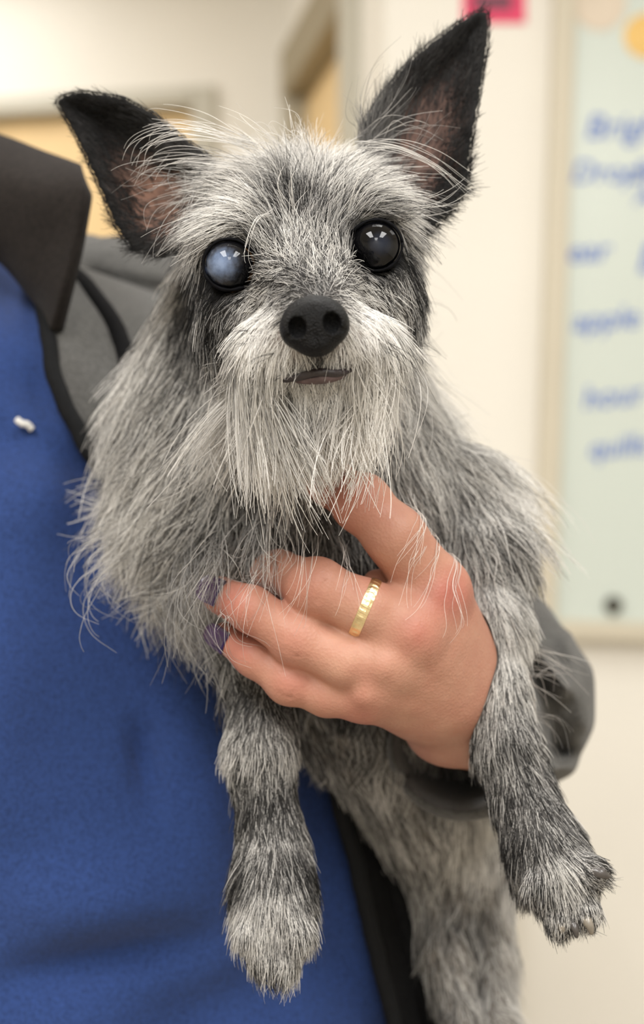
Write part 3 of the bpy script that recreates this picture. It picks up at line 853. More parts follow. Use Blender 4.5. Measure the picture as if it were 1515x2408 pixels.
RAMP_T = np.array([0, .15, .4, .6, .8, 1.0, 1.3])
RAMP_C = np.array([(.010, .0098, .0100), (.036, .035, .035), (.150, .146, .144), (.36, .35, .338), (.68, .66, .63), (.92, .90, .865), (.98, .965, .94)])
def tone_col(t):
    t = np.clip(t, 0, 1.3)
    return np.stack([np.interp(t, RAMP_T, RAMP_C[:, k]) for k in range(3)], -1)

def make_curves(name, pts, rad, colr, parent, label=None):
    """pts (N,K,3), rad (N,K), colr (N,3)"""
    N, K = pts.shape[:2]
    cu = bpy.data.hair_curves.new(name)
    cu.add_curves([K] * N)
    cu.attributes['position'].data.foreach_set('vector', pts.astype(np.float32).ravel())
    a = cu.attributes.get('radius') or cu.attributes.new('radius', 'FLOAT', 'POINT')
    a.data.foreach_set('value', rad.astype(np.float32).ravel())
    a = cu.attributes.new('hair_color', 'FLOAT_COLOR', 'CURVE')
    a.data.foreach_set('color', np.concatenate([np.clip(colr, 0, 1), np.ones((N, 1))], 1).astype(np.float32).ravel())
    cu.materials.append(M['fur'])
    o = bpy.data.objects.new(name, cu); C.objects.link(o); o.parent = parent
    o['kind'] = 'stuff'
    if label: o['label'] = label
    return o

def push_out(p, keep=0.0006, hk=0.0010):
    for it in range(2):
        d = dog.sample(p); m = d < keep
        q = p[m]
        if len(q): p[m] = q + dog.grad(q) * (keep - d[m])[:, None]
    inside = np.all((p > hand.lo + .002) & (p < hand.lo + (hand.n - 3) * hand.h), axis=-1)
    idx = np.argwhere(inside)
    q = p[inside]
    if len(q):
        d = hand.sample(q); m = d < hk
        q2 = q[m]
        if len(q2):
            q2 = q2 + hand.grad(q2) * (hk - d[m])[:, None]
            q[m] = q2; p[inside] = q
    return p

def fur(name, regs, guides, n, K=8, sigma=60, rad=(.00010, .00003), clump=0.5, nclump=1500, jit=0.25, curl=0.0, tonevar=0.2, back=0.35, lenvar=0.35, label=None, droop=0.3, patch=.15, pfreq=160, mixk=.55):
    """guides: px, py, dx, dy, length px (at 0.54 m), lift, tone, density"""
    G = np.array(guides, float)
    wt = TA * np.isin(TREG, regs) * ~HIDE * ~NEARNOSE * ~EYEZ * ~md
    wt = wt * np.where(TN[:, 1] > 0.25, back, 1.0)
    # density by guide
    d2 = ((tpx[:, None] - G[None, :, 0]) ** 2 + (tpy[:, None] - G[None, :, 1]) ** 2) if len(TRI) * len(G) < 3e7 else None
    if d2 is None:
        sel = np.where(wt > 0)[0]
        dens = np.ones(len(TRI))
        dd = (tpx[sel, None] - G[None, :, 0]) ** 2 + (tpy[sel, None] - G[None, :, 1]) ** 2
        ww = np.exp(-(dd - dd.min(1, keepdims=True)) / (2 * sigma ** 2)); dens[sel] = (ww * G[None, :, 7]).sum(1) / ww.sum(1)
    else:
        ww = np.exp(-(d2 - d2.min(1, keepdims=True)) / (2 * sigma ** 2)); dens = (ww * G[None, :, 7]).sum(1) / ww.sum(1)
    wt = wt * dens
    ti = rng.choice(len(TRI), n, p=wt / wt.sum())
    a, b = rng.random(n), rng.random(n); m = a + b > 1; a[m], b[m] = 1 - a[m], 1 - b[m]
    tr = TRI[ti]
    root = DV[tr[:, 0]] + a[:, None] * (DV[tr[:, 1]] - DV[tr[:, 0]]) + b[:, None] * (DV[tr[:, 2]] - DV[tr[:, 0]])
    nrm = DN[tr[:, 0]] * (1 - a - b)[:, None] + DN[tr[:, 1]] * a[:, None] + DN[tr[:, 2]] * b[:, None]
    nrm /= np.linalg.norm(nrm, axis=1)[:, None]
    px, py = px_of(root)
    dd = (px[:, None] - G[None, :, 0]) ** 2 + (py[:, None] - G[None, :, 1]) ** 2
    ww = np.exp(-(dd - dd.min(1, keepdims=True)) / (2 * sigma ** 2)); ww /= ww.sum(1, keepdims=True)
    gd = G[:, 2:4] / np.linalg.norm(G[:, 2:4], axis=1)[:, None]
    dx, dy = ww @ gd[:, 0], ww @ gd[:, 1]
    ln = (ww @ G[:, 4]) / F * 0.54; lift = ww @ G[:, 5]; tone = ww @ G[:, 6]
    g3 = np.stack([dx, np.zeros(n), -dy], 1)
    g3 += rng.normal(0, jit, (n, 3))
    # clump axes
    ci = rng.choice(n, nclump, replace=False)
    kd = kdtree.KDTree(nclump)
    for q, c in enumerate(ci): kd.insert(root[c], q)
    kd.balance()
    cid = np.array([kd.find(r)[1] for r in root])
    cj = rng.normal(0, jit * 0.8, (nclump, 3)); g3 += cj[cid]
    tan = g3 - nrm * (g3 * nrm).sum(1)[:, None] * 0.85
    tan /= np.maximum(np.linalg.norm(tan, axis=1), 1e-6)[:, None]
    d0 = tan + nrm * (lift + rng.normal(0, .12, n))[:, None]; d0 /= np.linalg.norm(d0, axis=1)[:, None]
    d1 = tan + g3 * 0.35 + np.array([0, 0, -1.0]) * droop; d1 /= np.linalg.norm(d1, axis=1)[:, None]
    L = ln * np.clip(rng.normal(1, lenvar, n), 0.3, 1.9) * rng.uniform(.62, 1.2, nclump)[cid]
    t = np.linspace(0, 1, K)[None, :, None]
    p = root[:, None, :] + L[:, None, None] * (d0[:, None] * t + (d1 - d0)[:, None] * t * t / 2)
    if curl:
        ph = rng.random((n, 1, 1)) * 6.28; fr = rng.uniform(2.0, 5.5, (n, 1, 1)) 
        s1 = np.cross(d1, nrm); s1 /= np.maximum(np.linalg.norm(s1, axis=1), 1e-6)[:, None]
        amp = (curl * L * rng.uniform(0, 1, n))[:, None, None]
        p += amp * (s1[:, None] * np.sin(fr * t + ph) * t + nrm[:, None] * (np.cos(fr * t + ph) - np.cos(ph)) * t * 0.4)
    if clump:
        cp = p[ci][cid] ; off = root - root[ci][cid]
        Lr = (L / L[ci][cid])
        # compare shapes, pull ends together
        cs = root[ci][cid][:, None, :] + (cp - root[ci][cid][:, None, :]) * np.clip(Lr, .5, 1.5)[:, None, None]
        p += (cs - p) * (clump * rng.uniform(.3, 1, (n, 1, 1)) * t ** 1.6)
    p = push_out(p)
    bright = rng.random(n) < np.clip(tone * 1.15 - .05, 0, 1)
    tn = tone * (1 - mixk) + mixk * np.where(bright, 1.0, .10) + tonevar * rng.normal(0, 1, n) + patch * vnoise(root, pfreq) + patch * 0.7 * vnoise(root[ci], 900)[cid]
    de = np.minimum(np.linalg.norm(root - EYE_L, axis=1), np.linalg.norm(root - EYE_R, axis=1))
    tn = tn - .50 * np.exp(-np.maximum(de - .0103, 0) / .0022)          # dark rings round the eyes
    cl = tone_col(tn) * (1 + rng.normal(0, .05, (n, 1)))
    rr = np.linspace(1, 0, K)[None, :] ** 0.8 * (rad[0] - rad[1]) + rad[1]
    rr = rr * np.clip(rng.normal(1, .25, (n, 1)), .5, 1.7)
    return make_curves(name, p, rr, cl, body, label)

HEAD = [  # px, py, dx, dy, len, lift, tone, density
    (742, 640, 0, -1, 40, .25, .66, 1.2), (700, 570, -.1, -1, 55, .25, .62, 1.1), (640, 560, -.5, -.8, 60, .3, .70, 1.1), (800, 540, .4, -.9, 60, .3, .68, 1.1),
    (690, 475, -.1, -1, 60, .25, .22, 1), (630, 490, -.6, -.7, 80, .35, .62, 1), (790, 470, .5, -.8, 80, .35, .66, 1), (740, 480, .1, -1, 60, .25, .40, 1),
    (705, 405, -.15, -1, 85, .35, .82, 1.2), (620, 410, -.8, -.4, 120, .35, .80, 1.2), (790, 390, .6, -.6, 110, .35, .84, 1.2),
    (540, 420, -1, -.1, 140, .3, .62, 1), (880, 400, 1, .05, 120, .3, .55, 1), (700, 345, -.2, -1, 75, .5, .96, 1.3), (600, 345, -1, -.25, 150, .4, .94, 1.3), (800, 335, .7, -.6, 90, .5, .96, 1.3),
    (500, 470, -.95, .3, 100, .25, .42, 1), (560, 520, -.9, .4, 90, .35, .80, 1), (475, 540, -.6, .8, 75, .25, .45, .9), (520, 555, -.85, .5, 70, .3, .72, 1),
    (420, 620, -.4, .9, 55, .2, .12, .8), (440, 760, -.3, 1, 70, .25, .24, .8), (480, 715, -.3, .9, 45, .15, .12, .8), (540, 730, -.5, .85, 45, .15, .26, .9), (500, 790, -.3, .95, 80, .25, .34, .9),
    (610, 715, -.6, .6, 38, .15, .72, 1.1), (650, 690, -.6, .2, 34, .15, .60, 1.1), (612, 650, -.5, -.1, 26, .12, .30, .9),
    (870, 505, .5, -.2, 80, .35, .78, 1), (930, 510, .95, .25, 100, .35, .72, 1), (960, 560, .8, .6, 60, .25, .44, .9), (985, 640, .3, .9, 45, .2, .16, .9), (965, 730, .4, .9, 55, .25, .30, .9), (950, 660, .5, .8, 45, .2, .40, .9),
    (900, 690, .6, .6, 42, .18, .44, 1), (850, 690, .6, .4, 36, .15, .70, 1.1),
    (690, 695, -.6, -.25, 28, .1, .42, 1.2), (745, 690, 0, -1, 26, .1, .30, 1.2), (800, 695, .6, -.25, 28, .1, .42, 1.2),
    (650, 755, -.9, .4, 40, .12, .86, 1.3), (600, 770, -.5, .85, 50, .12, .84, 1.3), (640, 820, -.4, .92, 50, .1, .94, 1.4), (590, 830, -.2, 1, 60, .12, .84, 1.3), (690, 850, -.15, 1, 64, .25, .72, 1.5),
    (745, 848, 0, 1, 50, .25, .45, 1.5), (800, 848, .15, 1, 64, .25, .72, 1.5), (850, 760, .9, .4, 45, .12, .90, 1.3), (850, 820, .35, .94, 50, .1, .96, 1.4), (905, 745, .6, .8, 55, .15, .84, 1.2), (910, 810, .3, .95, 70, .15, .88, 1.3), (690, 905, -.05, 1, 60, .08, .85, 1.2), (760, 910, 0, 1, 60, .08, .85, 1.2), (830, 900, .05, 1, 60, .08, .9, 1.2),
    (965, 810, .6, .8, 80, .3, .5, .9),
]
fur('head_fur', [0], HEAD, 46000, K=7, sigma=34, clump=0.38, nclump=2800, jit=.19, tonevar=.10, rad=(.00010, .000035), droop=.12, patch=.24, pfreq=130)
BEARD = [
    (560, 850, -.12, 1, 260, .10, .74, 1), (640, 880, -.08, 1, 230, .06, .84, 1), (690, 915, -.04, 1, 150, .06, .82, .8), (745, 930, 0, 1, 80, .06, .70, .6), (800, 915, .03, 1, 130, .06, .86, .8),
    (880, 870, .10, 1, 215, .08, .90, 1), (950, 860, .14, 1, 230, .10, .82, 1),
]
WTSAVE = TREG.copy()
# beard roots: the sides and underside of the muzzle and the chin
bm_ = (TREG == 0) & (((tpy > 832) & (((tpx < 672) | (tpx > 822)) & (tpx > 530) & (tpx < 985))) | (tpy > 902)) & (TCEN[:, 1] < .565)
TREG[bm_] = 7
fur('beard', [7], BEARD, 7000, K=11, sigma=40, clump=0.86, nclump=210, jit=.11, curl=.12, tonevar=.08, mixk=.3, rad=(.00013, .00006), droop=.55, back=1.0, lenvar=.3)
TREG[:] = WTSAVE

EARG = [
    (150, 240, -.9, -.4, 26, .2, .02, .8), (250, 260, -.9, -.35, 30, .2, .04, .8), (350, 300, -.85, -.4, 34, .2, .06, .8), (430, 350, -.9, -.3, 50, .25, .25, .7),
    (200, 350, -.7, -.5, 26, .2, .03, .9), (270, 500, -.7, -.4, 30, .25, .03, 1.0), (320, 580, -.7, .2, 34, .25, .04, 1.0), (330, 430, -.8, -.3, 24, .15, .06, .2), (400, 470, -.8, -.2, 26, .15, .25, .05), (420, 540, -.7, .1, 30, .15, .3, .06), (390, 585, -.6, .6, 36, .2, .10, .7),
]
fur('ear_fur', [1], EARG, 9000, K=5, sigma=40, clump=.3, nclump=900, jit=.22, tonevar=.04, rad=(.00008, .00003), droop=.02, patch=.05, back=.7, mixk=.12)
EARG2 = [
    (1130, 60, .3, -1, 26, .2, .02, .8), (1060, 100, .3, -1, 30, .2, .05, .8), (960, 180, .2, -1, 40, .25, .16, .8), (890, 260, .1, -1, 55, .3, .34, .8), (860, 330, .2, -.9, 60, .3, .45, .8),
    (1130, 200, .5, -.9, 24, .2, .03, .9), (1100, 380, .8, -.5, 30, .25, .03, 1), (1080, 470, .8, .2, 36, .25, .03, 1), (1010, 530, .6, .6, 36, .25, .05, .9), (1050, 250, .3, -1, 30, .15, .06, .35), (1010, 340, .3, -.9, 30, .15, .14, .08), (980, 430, .5, -.6, 30, .15, .12, .12), (1090, 130, .5, -.9, 40, .2, .18, .5),
]
fur('ear_fur', [2], EARG2, 10000, K=5, sigma=42, clump=.3, nclump=900, jit=.22, tonevar=.05, rad=(.00008, .00003), droop=.02, patch=.05, back=.7, mixk=.12)

BODY = [
    (400, 760, -0.5, 0.85, 120, 0.3, 0.6, 1), (340, 850, -0.45, 0.9, 140, 0.35, 0.68, 1), (300, 980, -0.35, 0.95, 150, 0.35, 0.68, 1), (420, 900, -0.4, 0.9, 130, 0.3, 0.6, 1), (420, 1040, -0.6, 0.8, 150, 0.35, 0.64, 1), (520, 1010, -0.3, 0.95, 140, 0.3, 0.62, 1),
    (330, 1130, -0.55, 0.8, 180, 0.35, 0.72, 1), (380, 1220, -0.8, 0.55, 190, 0.35, 0.7, 1), (470, 1200, -0.85, 0.5, 160, 0.35, 0.66, 1), (560, 1130, -0.4, 0.9, 130, 0.3, 0.52, 0.8), (590, 1175, -0.2, 1, 90, 0.2, 0.1, 0.7),  # the near-black tone paints the deep shadow in the chest hollow
    (600, 1260, -0.6, 0.8, 130, 0.35, 0.6, 1), (500, 1300, -0.6, 0.8, 150, 0.35, 0.6, 1), (420, 1330, -0.45, 0.9, 150, 0.35, 0.62, 1), (440, 1440, -0.3, 0.95, 115, 0.35, 0.58, 1), (540, 1420, -0.3, 0.95, 100, 0.3, 0.5, 1),
    (680, 1270, 0.05, 1, 110, 0.3, 0.56, 0.9), (760, 1260, 0.3, 0.9, 90, 0.25, 0.46, 0.8), (700, 1400, 0, 1, 80, 0.2, 0.24, 0.8), (830, 1290, 0.3, 0.9, 60, 0.2, 0.22, 0.8), (700, 1130, -0.05, 1, 120, 0.3, 0.46, 0.9),
    (560, 1560, -0.1, 1, 90, 0.25, 0.3, 0.9), (700, 1600, 0, 1, 70, 0.2, 0.25, 0.8), (820, 1120, 0.1, 1, 110, 0.3, 0.5, 0.9),
    (920, 1080, 0.2, 1, 130, 0.3, 0.54, 1), (1000, 1000, 0.6, 0.8, 140, 0.35, 0.6, 1), (1060, 870, 0.95, 0.35, 170, 0.4, 0.84, 0.4), (1100, 960, 0.9, 0.5, 180, 0.4, 0.84, 0.4), (1010, 780, 0.9, 0.3, 170, 0.4, 0.84, 0.4), (1120, 1080, 0.8, 0.65, 190, 0.4, 0.84, 0.4), (1150, 1180, 0.75, 0.7, 180, 0.4, 0.84, 0.4),
    (1040, 1130, 0.45, 0.9, 130, 0.3, 0.54, 1), (980, 1200, 0.3, 0.95, 120, 0.3, 0.5, 1), (1080, 1260, 0.45, 0.9, 130, 0.3, 0.54, 1), (1180, 1290, 0.5, 0.85, 80, 0.25, 0.46, 1), (1050, 1360, 0.2, 1, 120, 0.3, 0.56, 1),
]
fur('body_fur', [3], BODY, 50000, K=9, sigma=55, clump=.70, nclump=900, jit=.20, curl=.19, tonevar=.10, rad=(.00013, .00005), droop=.25, back=.3)

LEGF = [
    (610, 1640, 0, 1, 40, .2, .16, 1), (610, 1700, 0, 1, 42, .25, .34, 1), (600, 1760, -.1, 1, 46, .35, .62, 1), (610, 1830, 0, 1, 40, .2, .32, 1), (620, 1890, 0, 1, 40, .2, .12, 1), (640, 1960, .05, 1, 46, .25, .32, 1), (640, 2050, 0, 1, 52, .25, .40, 1),
    (560, 2060, -.3, 1, 50, .3, .20, 1), (720, 2050, .3, 1, 46, .25, .14, 1), (640, 2130, 0, 1, 60, .25, .64, 1), (570, 2150, -.2, 1, 58, .3, .62, 1), (715, 2140, .2, 1, 50, .25, .42, 1), (612, 2220, -.05, 1, 54, .15, .92, 1.1), (676, 2230, .06, 1, 54, .15, .96, 1.1), (645, 2240, 0, 1, 40, .1, .10, 1), (580, 2190, .05, 1, 46, .15, .7, 1), (594, 2215, 0, 1, 36, .1, .2, 1), (694, 2215, 0, 1, 36, .1, .25, 1), (710, 2190, -.05, 1, 46, .15, .66, 1),
]
fur('leg_fur', [4], LEGF, 18000, K=6, sigma=30, clump=.30, nclump=1200, jit=.13, tonevar=.10, rad=(.000095, .00003), droop=.1, back=.35, patch=.12, pfreq=260, mixk=.62)
LEGG = [
    (1150, 1360, .3, .95, 70, .25, .60, 1), (1200, 1450, .3, .95, 56, .25, .72, 1), (1130, 1500, -.1, 1, 46, .2, .5, 1), (1180, 1560, 0, 1, 46, .2, .64, 1), (1235, 1540, .4, .9, 46, .25, .66, 1), (1130, 1620, -.1, 1, 40, .2, .74, 1), (1190, 1660, .1, 1, 44, .25, .50, 1), (1180, 1740, .1, 1, 42, .25, .36, 1), (1230, 1780, .5, .9, 42, .25, .28, 1),
    (1200, 1840, .2, 1, 40, .2, .26, 1), (1250, 1910, .3, 1, 40, .2, .22, 1), (1290, 1980, .4, .95, 42, .2, .28, 1), (1230, 2000, 0, 1, 42, .2, .12, 1), (1235, 2070, 0, 1, 36, .15, .40, 1), (1310, 2030, .4, .9, 66, .25, .78, 1.2), (1370, 2020, .8, .6, 34, .15, .26, 1), (1390, 2050, .9, .4, 20, .1, .45, 1), (1270, 2100, .1, 1, 52, .2, .34, 1), (1330, 2090, .25, 1, 60, .2, .84, 1.2), (1372, 2130, .3, 1, 26, .1, .75, 1), (1322, 2140, .1, 1, 28, .1, .75, 1), (1290, 2130, .1, 1, 36, .15, .12, 1), (1348, 2140, .15, 1, 24, .08, .2, 1), (1380, 2090, .5, .8, 30, .12, .2, 1),
]
fur('leg_fur', [5], LEGG, 20000, K=6, sigma=30, clump=.30, nclump=1300, jit=.13, tonevar=.10, rad=(.000095, .00003), droop=.1, back=.35, patch=.12, pfreq=260, mixk=.62)
HIND = [
    (800, 1750, .1, 1, 60, .25, .30, 1), (860, 1800, .2, 1, 80, .25, .55, 1), (950, 1900, .3, 1, 80, .25, .48, 1), (1050, 1950, .1, 1, 80, .25, .62, 1), (1140, 1980, .1, 1, 80, .25, .85, 1), (1000, 2100, .15, 1, 80, .25, .52, 1), (1095, 2150, .1, 1, 60, .25, .08, 1), (1150, 2150, .1, 1, 70, .25, .85, 1), (1020, 2250, .15, 1, 70, .25, .48, 1), (1060, 2390, .1, 1, 70, .25, .4, 1), (1170, 2350, .1, 1, 70, .25, .8, 1),
]
fur('hind_fur', [6], HIND, 15000, K=7, sigma=50, clump=.5, nclump=600, jit=.2, curl=.08, tonevar=.10, rad=(.00012, .00004), droop=.2, back=.5)

# long single hairs: brow and ear wisps, whiskers, strands over the hand
def strands(name, spec, label=None):
    """spec: list of (list of (px,py,d), count, spread m, tone, radius)"""
    K = 12; allp = []; allr = []; allc = []
    for pts, n, spread, tone, r in spec:
        base = catmull([P(*q) for q in pts], K)
        t = np.linspace(0, 1, K)[:, None]
        for k in range(n):
            o0 = rng.normal(0, spread, 3) * 0.6; o1 = rng.normal(0, spread, 3) * 1.2; o2 = rng.normal(0, spread, 3)
            L = rng.uniform(.6, 1.0)
            tt = np.linspace(0, L, K)
            q = np.stack([np.interp(tt * (K - 1), np.arange(K), base[:, c]) for c in range(3)], 1)
            q = q + o0 * (1 - t) + o1 * t + o2 * np.sin(t * 3.0) * .5
            allp.append(q); allr.append(np.linspace(r, r * .3, K)); allc.append(tone_col(np.array([tone + rng.normal(0, .1)]))[0])
    return make_curves(name, push_out(np.array(allp)), np.array(allr), np.array(allc), body, label)
strands('brow_wisps', [
    ([(600, 345, .548), (500, 320, .542), (400, 312, .545), (330, 345, .55), (312, 400, .555)], 14, .0022, .95, .00011),
    ([(590, 340, .55), (480, 300, .55), (390, 290, .555), (345, 300, .56)], 10, .0025, .95, .00011),
    ([(520, 370, .552), (430, 365, .55), (350, 380, .552), (315, 430, .556)], 10, .003, .85, .0001),
    ([(480, 440, .555), (430, 500, .552), (400, 560, .553), (395, 600, .555)], 12, .003, .7, .0001),
    ([(470, 420, .558), (380, 420, .556), (300, 470, .56)], 8, .003, .6, .00009),
    ([(420, 400, .565), (360, 430, .56), (300, 430, .565)], 6, .005, .75, .0001),
    ([(430, 470, .565), (380, 500, .56), (350, 560, .562)], 8, .005, .6, .00009),
    ([(840, 340, .55), (930, 345, .545), (1020, 385, .548), (1080, 435, .552), (1120, 465, .555)], 12, .002, .92, .0001),
    ([(900, 450, .545), (960, 480, .54), (1030, 475, .545), (1095, 440, .552)], 8, .0025, .85, .0001),
    ([(880, 400, .55), (960, 420, .547), (1040, 430, .55)], 10, .003, .75, .0001),
    ([(870, 300, .57), (940, 230, .565), (980, 150, .567)], 8, .004, .55, .00009),
    ([(900, 330, .57), (960, 300, .563), (1040, 300, .565)], 8, .004, .7, .00009),
    ([(930, 380, .565), (990, 330, .56), (1030, 270, .565)], 8, .005, .6, .00009),
    ([(850, 300, .575), (850, 230, .572), (880, 150, .575), (960, 90, .578)], 4, .002, .45, .00008),
    ([(850, 310, .575), (840, 260, .572), (850, 190, .57)], 6, .003, .5, .00008),
    ([(640, 500, .53), (600, 520, .522), (575, 600, .522), (585, 640, .524)], 5, .0012, .95, .0001),
    ([(690, 500, .535), (680, 440, .525), (700, 400, .525)], 6, .002, 1.0, .00012),
    ([(700, 345, .55), (690, 310, .545), (650, 290, .55)], 10, .004, .95, .0001),
    ([(660, 345, .55), (600, 300, .548), (540, 285, .55)], 10, .004, .92, .0001),
])
strands('whiskers', [
    ([(590, 778, .505), (555, 779, .498), (520, 786, .495)], 2, .0008, .0, .00010),
    ([(600, 800, .503), (560, 815, .497), (515, 832, .495)], 2, .0008, .0, .00010),
    ([(640, 830, .498), (600, 850, .490), (565, 900, .488)], 3, .0012, .02, .0001),
    ([(660, 890, .498), (648, 900, .492), (650, 960, .490)], 2, .0008, .0, .0001),
    ([(900, 800, .502), (960, 840, .494), (1000, 880, .494), (1036, 940, .498)], 2, .0008, .0, .00011),
    ([(905, 815, .502), (950, 850, .494), (1000, 910, .494)], 2, .0008, .0, .00011),
    ([(870, 660, .52), (850, 670, .512), (820, 700, .508)], 2, .0005, .02, .00009),
])
strands('stray_hair', [
    ([(960, 1150, .570), (985, 1240, .545), (960, 1320, .535), (945, 1400, .537)], 9, .0025, .95, .00009),
    ([(980, 1200, .580), (1000, 1300, .548), (980, 1390, .540), (960, 1440, .538)], 8, .003, .95, .00009),
    ([(1040, 1280, .575), (1062, 1380, .548), (1080, 1470, .540), (1040, 1520, .542)], 6, .002, .95, .00009),
    ([(800, 1110, .55), (780, 1140, .54), (770, 1180, .54)], 12, .003, .95, .0001),
    ([(720, 1250, .566), (715, 1330, .535), (700, 1420, .534), (660, 1500, .54)], 8, .0035, .9, .00009),
    ([(800, 1270, .566), (820, 1350, .535), (810, 1420, .534)], 8, .004, .9, .00008),
    ([(610, 1215, .580), (600, 1290, .556), (590, 1350, .553), (570, 1400, .56)], 60, .006, .62, .00012),
    ([(660, 1240, .574), (665, 1310, .552), (650, 1370, .55), (630, 1400, .556)], 14, .005, .8, .0001),
    ([(520, 1270, .58), (500, 1340, .552), (478, 1400, .549), (470, 1460, .555)], 70, .005, .6, .00012),
    ([(450, 1300, .585), (440, 1400, .562), (460, 1480, .558), (500, 1560, .56)], 60, .005, .55, .00012),
    ([(620, 1300, .566), (600, 1380, .538), (600, 1460, .538), (610, 1560, .54)], 10, .005, .8, .00009),
    ([(560, 1400, .57), (540, 1460, .54), (560, 1530, .542), (640, 1560, .545)], 6, .003, .75, .0001),
    ([(360, 1400, .60), (390, 1480, .592), (450, 1560, .59), (520, 1640, .592)], 12, .004, .6, .00012),
    ([(300, 1290, .595), (230, 1370, .585), (250, 1440, .583), (330, 1470, .583)], 12, .006, .68, .00012),
    ([(260, 1250, .60), (190, 1310, .588), (180, 1390, .586)], 14, .005, .68, .00012),
    ([(420, 1420, .60), (430, 1520, .588), (410, 1600, .588)], 10, .006, .6, .0001),
    ([(470, 1500, .60), (520, 1580, .585), (550, 1660, .585)], 16, .004, .55, .00011),
    ([(1240, 1520, .60), (1310, 1540, .606), (1370, 1590, .612)], 12, .004, .7, .00012),
    ([(1240, 1580, .596), (1300, 1600, .602), (1340, 1660, .606)], 14, .004, .65, .00012),
    ([(1240, 1680, .586), (1290, 1700, .595), (1310, 1780, .598)], 10, .004, .6, .0001),
])
print('fur done', round(time.time() - T0, 1))

# ================================================================== PERSON'S CLOTHES
def ringz(py): return CZ - (py - CY) / F * 0.74
RINGS = [  # py (at 0.74 m), cx, a, cy, b
    (3400, -.115, .180, .765, .125), (2700, -.124, .188, .757, .122), (2400, -.130, .190, .757, .121), (1800, -.158, .180, .765, .117), (1200, -.195, .182, .785, .120), (850, -.213, .182, .805, .115), (690, -.222, .145, .818, .098), (560, -.232, .090, .828, .075), (380, -.238, .064, .835, .060)]
RA = catmull(np.array(RINGS), 120)
def ring_at(py):
    o = np.argsort(RA[:, 0]); return [np.interp(py, RA[o, 0], RA[o, k]) for k in range(1, 5)]
V = []; nu, nv = 150, 200
pys = np.linspace(3400, 390, nu)
for py in pys:
    cx, a, cy, b = ring_at(py)
    ph = np.linspace(0, 2 * math.pi, nv, endpoint=False)
    x = cx + a * np.cos(ph); y = cy - b * np.sin(ph); z = np.full(nv, ringz(py))
    V.append(np.stack([x, y, z], 1))
V = np.array(V)
sx, sy = px_of(V)
# cloth folds
def fold(a, b, w_, amp):
    a = np.array(a, float); b = np.array(b, float); ab = b - a
    t = np.clip(((sx - a[0]) * ab[0] + (sy - a[1]) * ab[1]) / (ab @ ab), 0, 1)
    dd = np.sqrt((sx - a[0] - t * ab[0]) ** 2 + (sy - a[1] - t * ab[1]) ** 2)
    return amp * np.exp(-(dd / w_) ** 2) * np.sin(np.pi * np.clip(t * .9 + .05, 0, 1))
disp = fold((180, 850), (60, 1300), 90, .007) + fold((0, 880), (330, 1000), 70, -.006) + fold((-60, 1350), (-20, 2000), 120, .008) + fold((345, 1680), (350, 1900), 30, -.006) + fold((470, 1600), (470, 2200), 90, .005) \
    + fold((-50, 2330), (520, 2200), 60, -.008) + fold((0, 2130), (480, 2080), 90, .005) + fold((300, 2450), (900, 2250), 90, -.006) + fold((760, 1800), (900, 2400), 40, .003) + fold((80, 700), (180, 1000), 40, .005) + fold((-100, 1000), (280, 1130), 60, -.005)
disp *= 1.6
disp += 0.003 * vnoise(V, 14) + 0.0012 * vnoise(V, 40)
nrm = np.stack([(V[..., 0] - np.array([ring_at(p)[0] for p in pys])[:, None]) / .18 ** 2, (V[..., 1] - np.array([ring_at(p)[2] for p in pys])[:, None]) / .12 ** 2, 0 * V[..., 0]], -1)
nrm /= np.linalg.norm(nrm, axis=-1)[..., None]
V2 = V + nrm * disp[..., None]
scrub = mesh_obj('scrub_top', V2.reshape(-1, 3), grid_faces(nu, nv, True), M['scrub'])
keep_parent(scrub, person)
# recalc direction
import bmesh
def recalc(o):
    bm = bmesh.new(); bm.from_mesh(o.data); bmesh.ops.recalc_face_normals(bm, faces=bm.faces); bm.to_mesh(o.data); bm.free(); smooth(o.data)
recalc(scrub)

# open jacket: a shell outside the top whose front edge runs down across the chest
EDGE = [(600, 70), (800, 104), (870, 112), (960, 145), (1075, 205), (1300, 380), (1720, 690), (1800, 745), (2000, 802), (2200, 850), (2408, 905), (3400, 1060)]
ey = np.array([e[0] for e in EDGE], float); ex = np.array([e[1] for e in EDGE], float)
nu, nv = 120, 90
pys = np.linspace(3350, 560, nu); J = []
for py in pys:
    cx, a, cy, b = ring_at(py); a += .010; b += .012
    # find the angle at which the shell shows at the wanted place in front
    ph = np.linspace(0.02, 2.2, 400); xx = cx + a * np.cos(ph); yy = cy - b * np.sin(ph)
    # the height in the picture differs slightly with depth
    pxx = CX + xx / yy * F; pyy = CY - (ringz(py) - CZ) / yy * F
    want = np.interp(pyy, ey, ex)
    k = np.argmin(np.abs(pxx - want)); pe = ph[k]
    q = np.linspace(0, 1, nv) ** 1.3
    pp = pe + q * (-2 * math.pi + 2 * 1.1 - (pe - 1.1)) 
    flare = 0.006 * np.exp(-((pe - pp) / .12) ** 2)
    x = cx + (a + flare) * np.cos(pp); y = cy - (b + flare) * np.sin(pp)
    J.append(np.stack([x, y, np.full(nv, ringz(py))], 1))
J = np.array(J); J += (0.0025 * vnoise(J, 18))[..., None] * np.array([.5, -1, 0])
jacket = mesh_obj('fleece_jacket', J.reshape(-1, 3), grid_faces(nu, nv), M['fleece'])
jacket.data.materials.append(M['fleece_shaded'])
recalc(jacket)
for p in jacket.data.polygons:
    if p.center[2] < ringz(1500): p.material_index = 1          # lower panel's shade painted with the near-black fleece
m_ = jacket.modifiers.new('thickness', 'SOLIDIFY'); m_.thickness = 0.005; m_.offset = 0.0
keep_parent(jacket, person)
jacket['label'] = 'open charcoal fleece jacket'
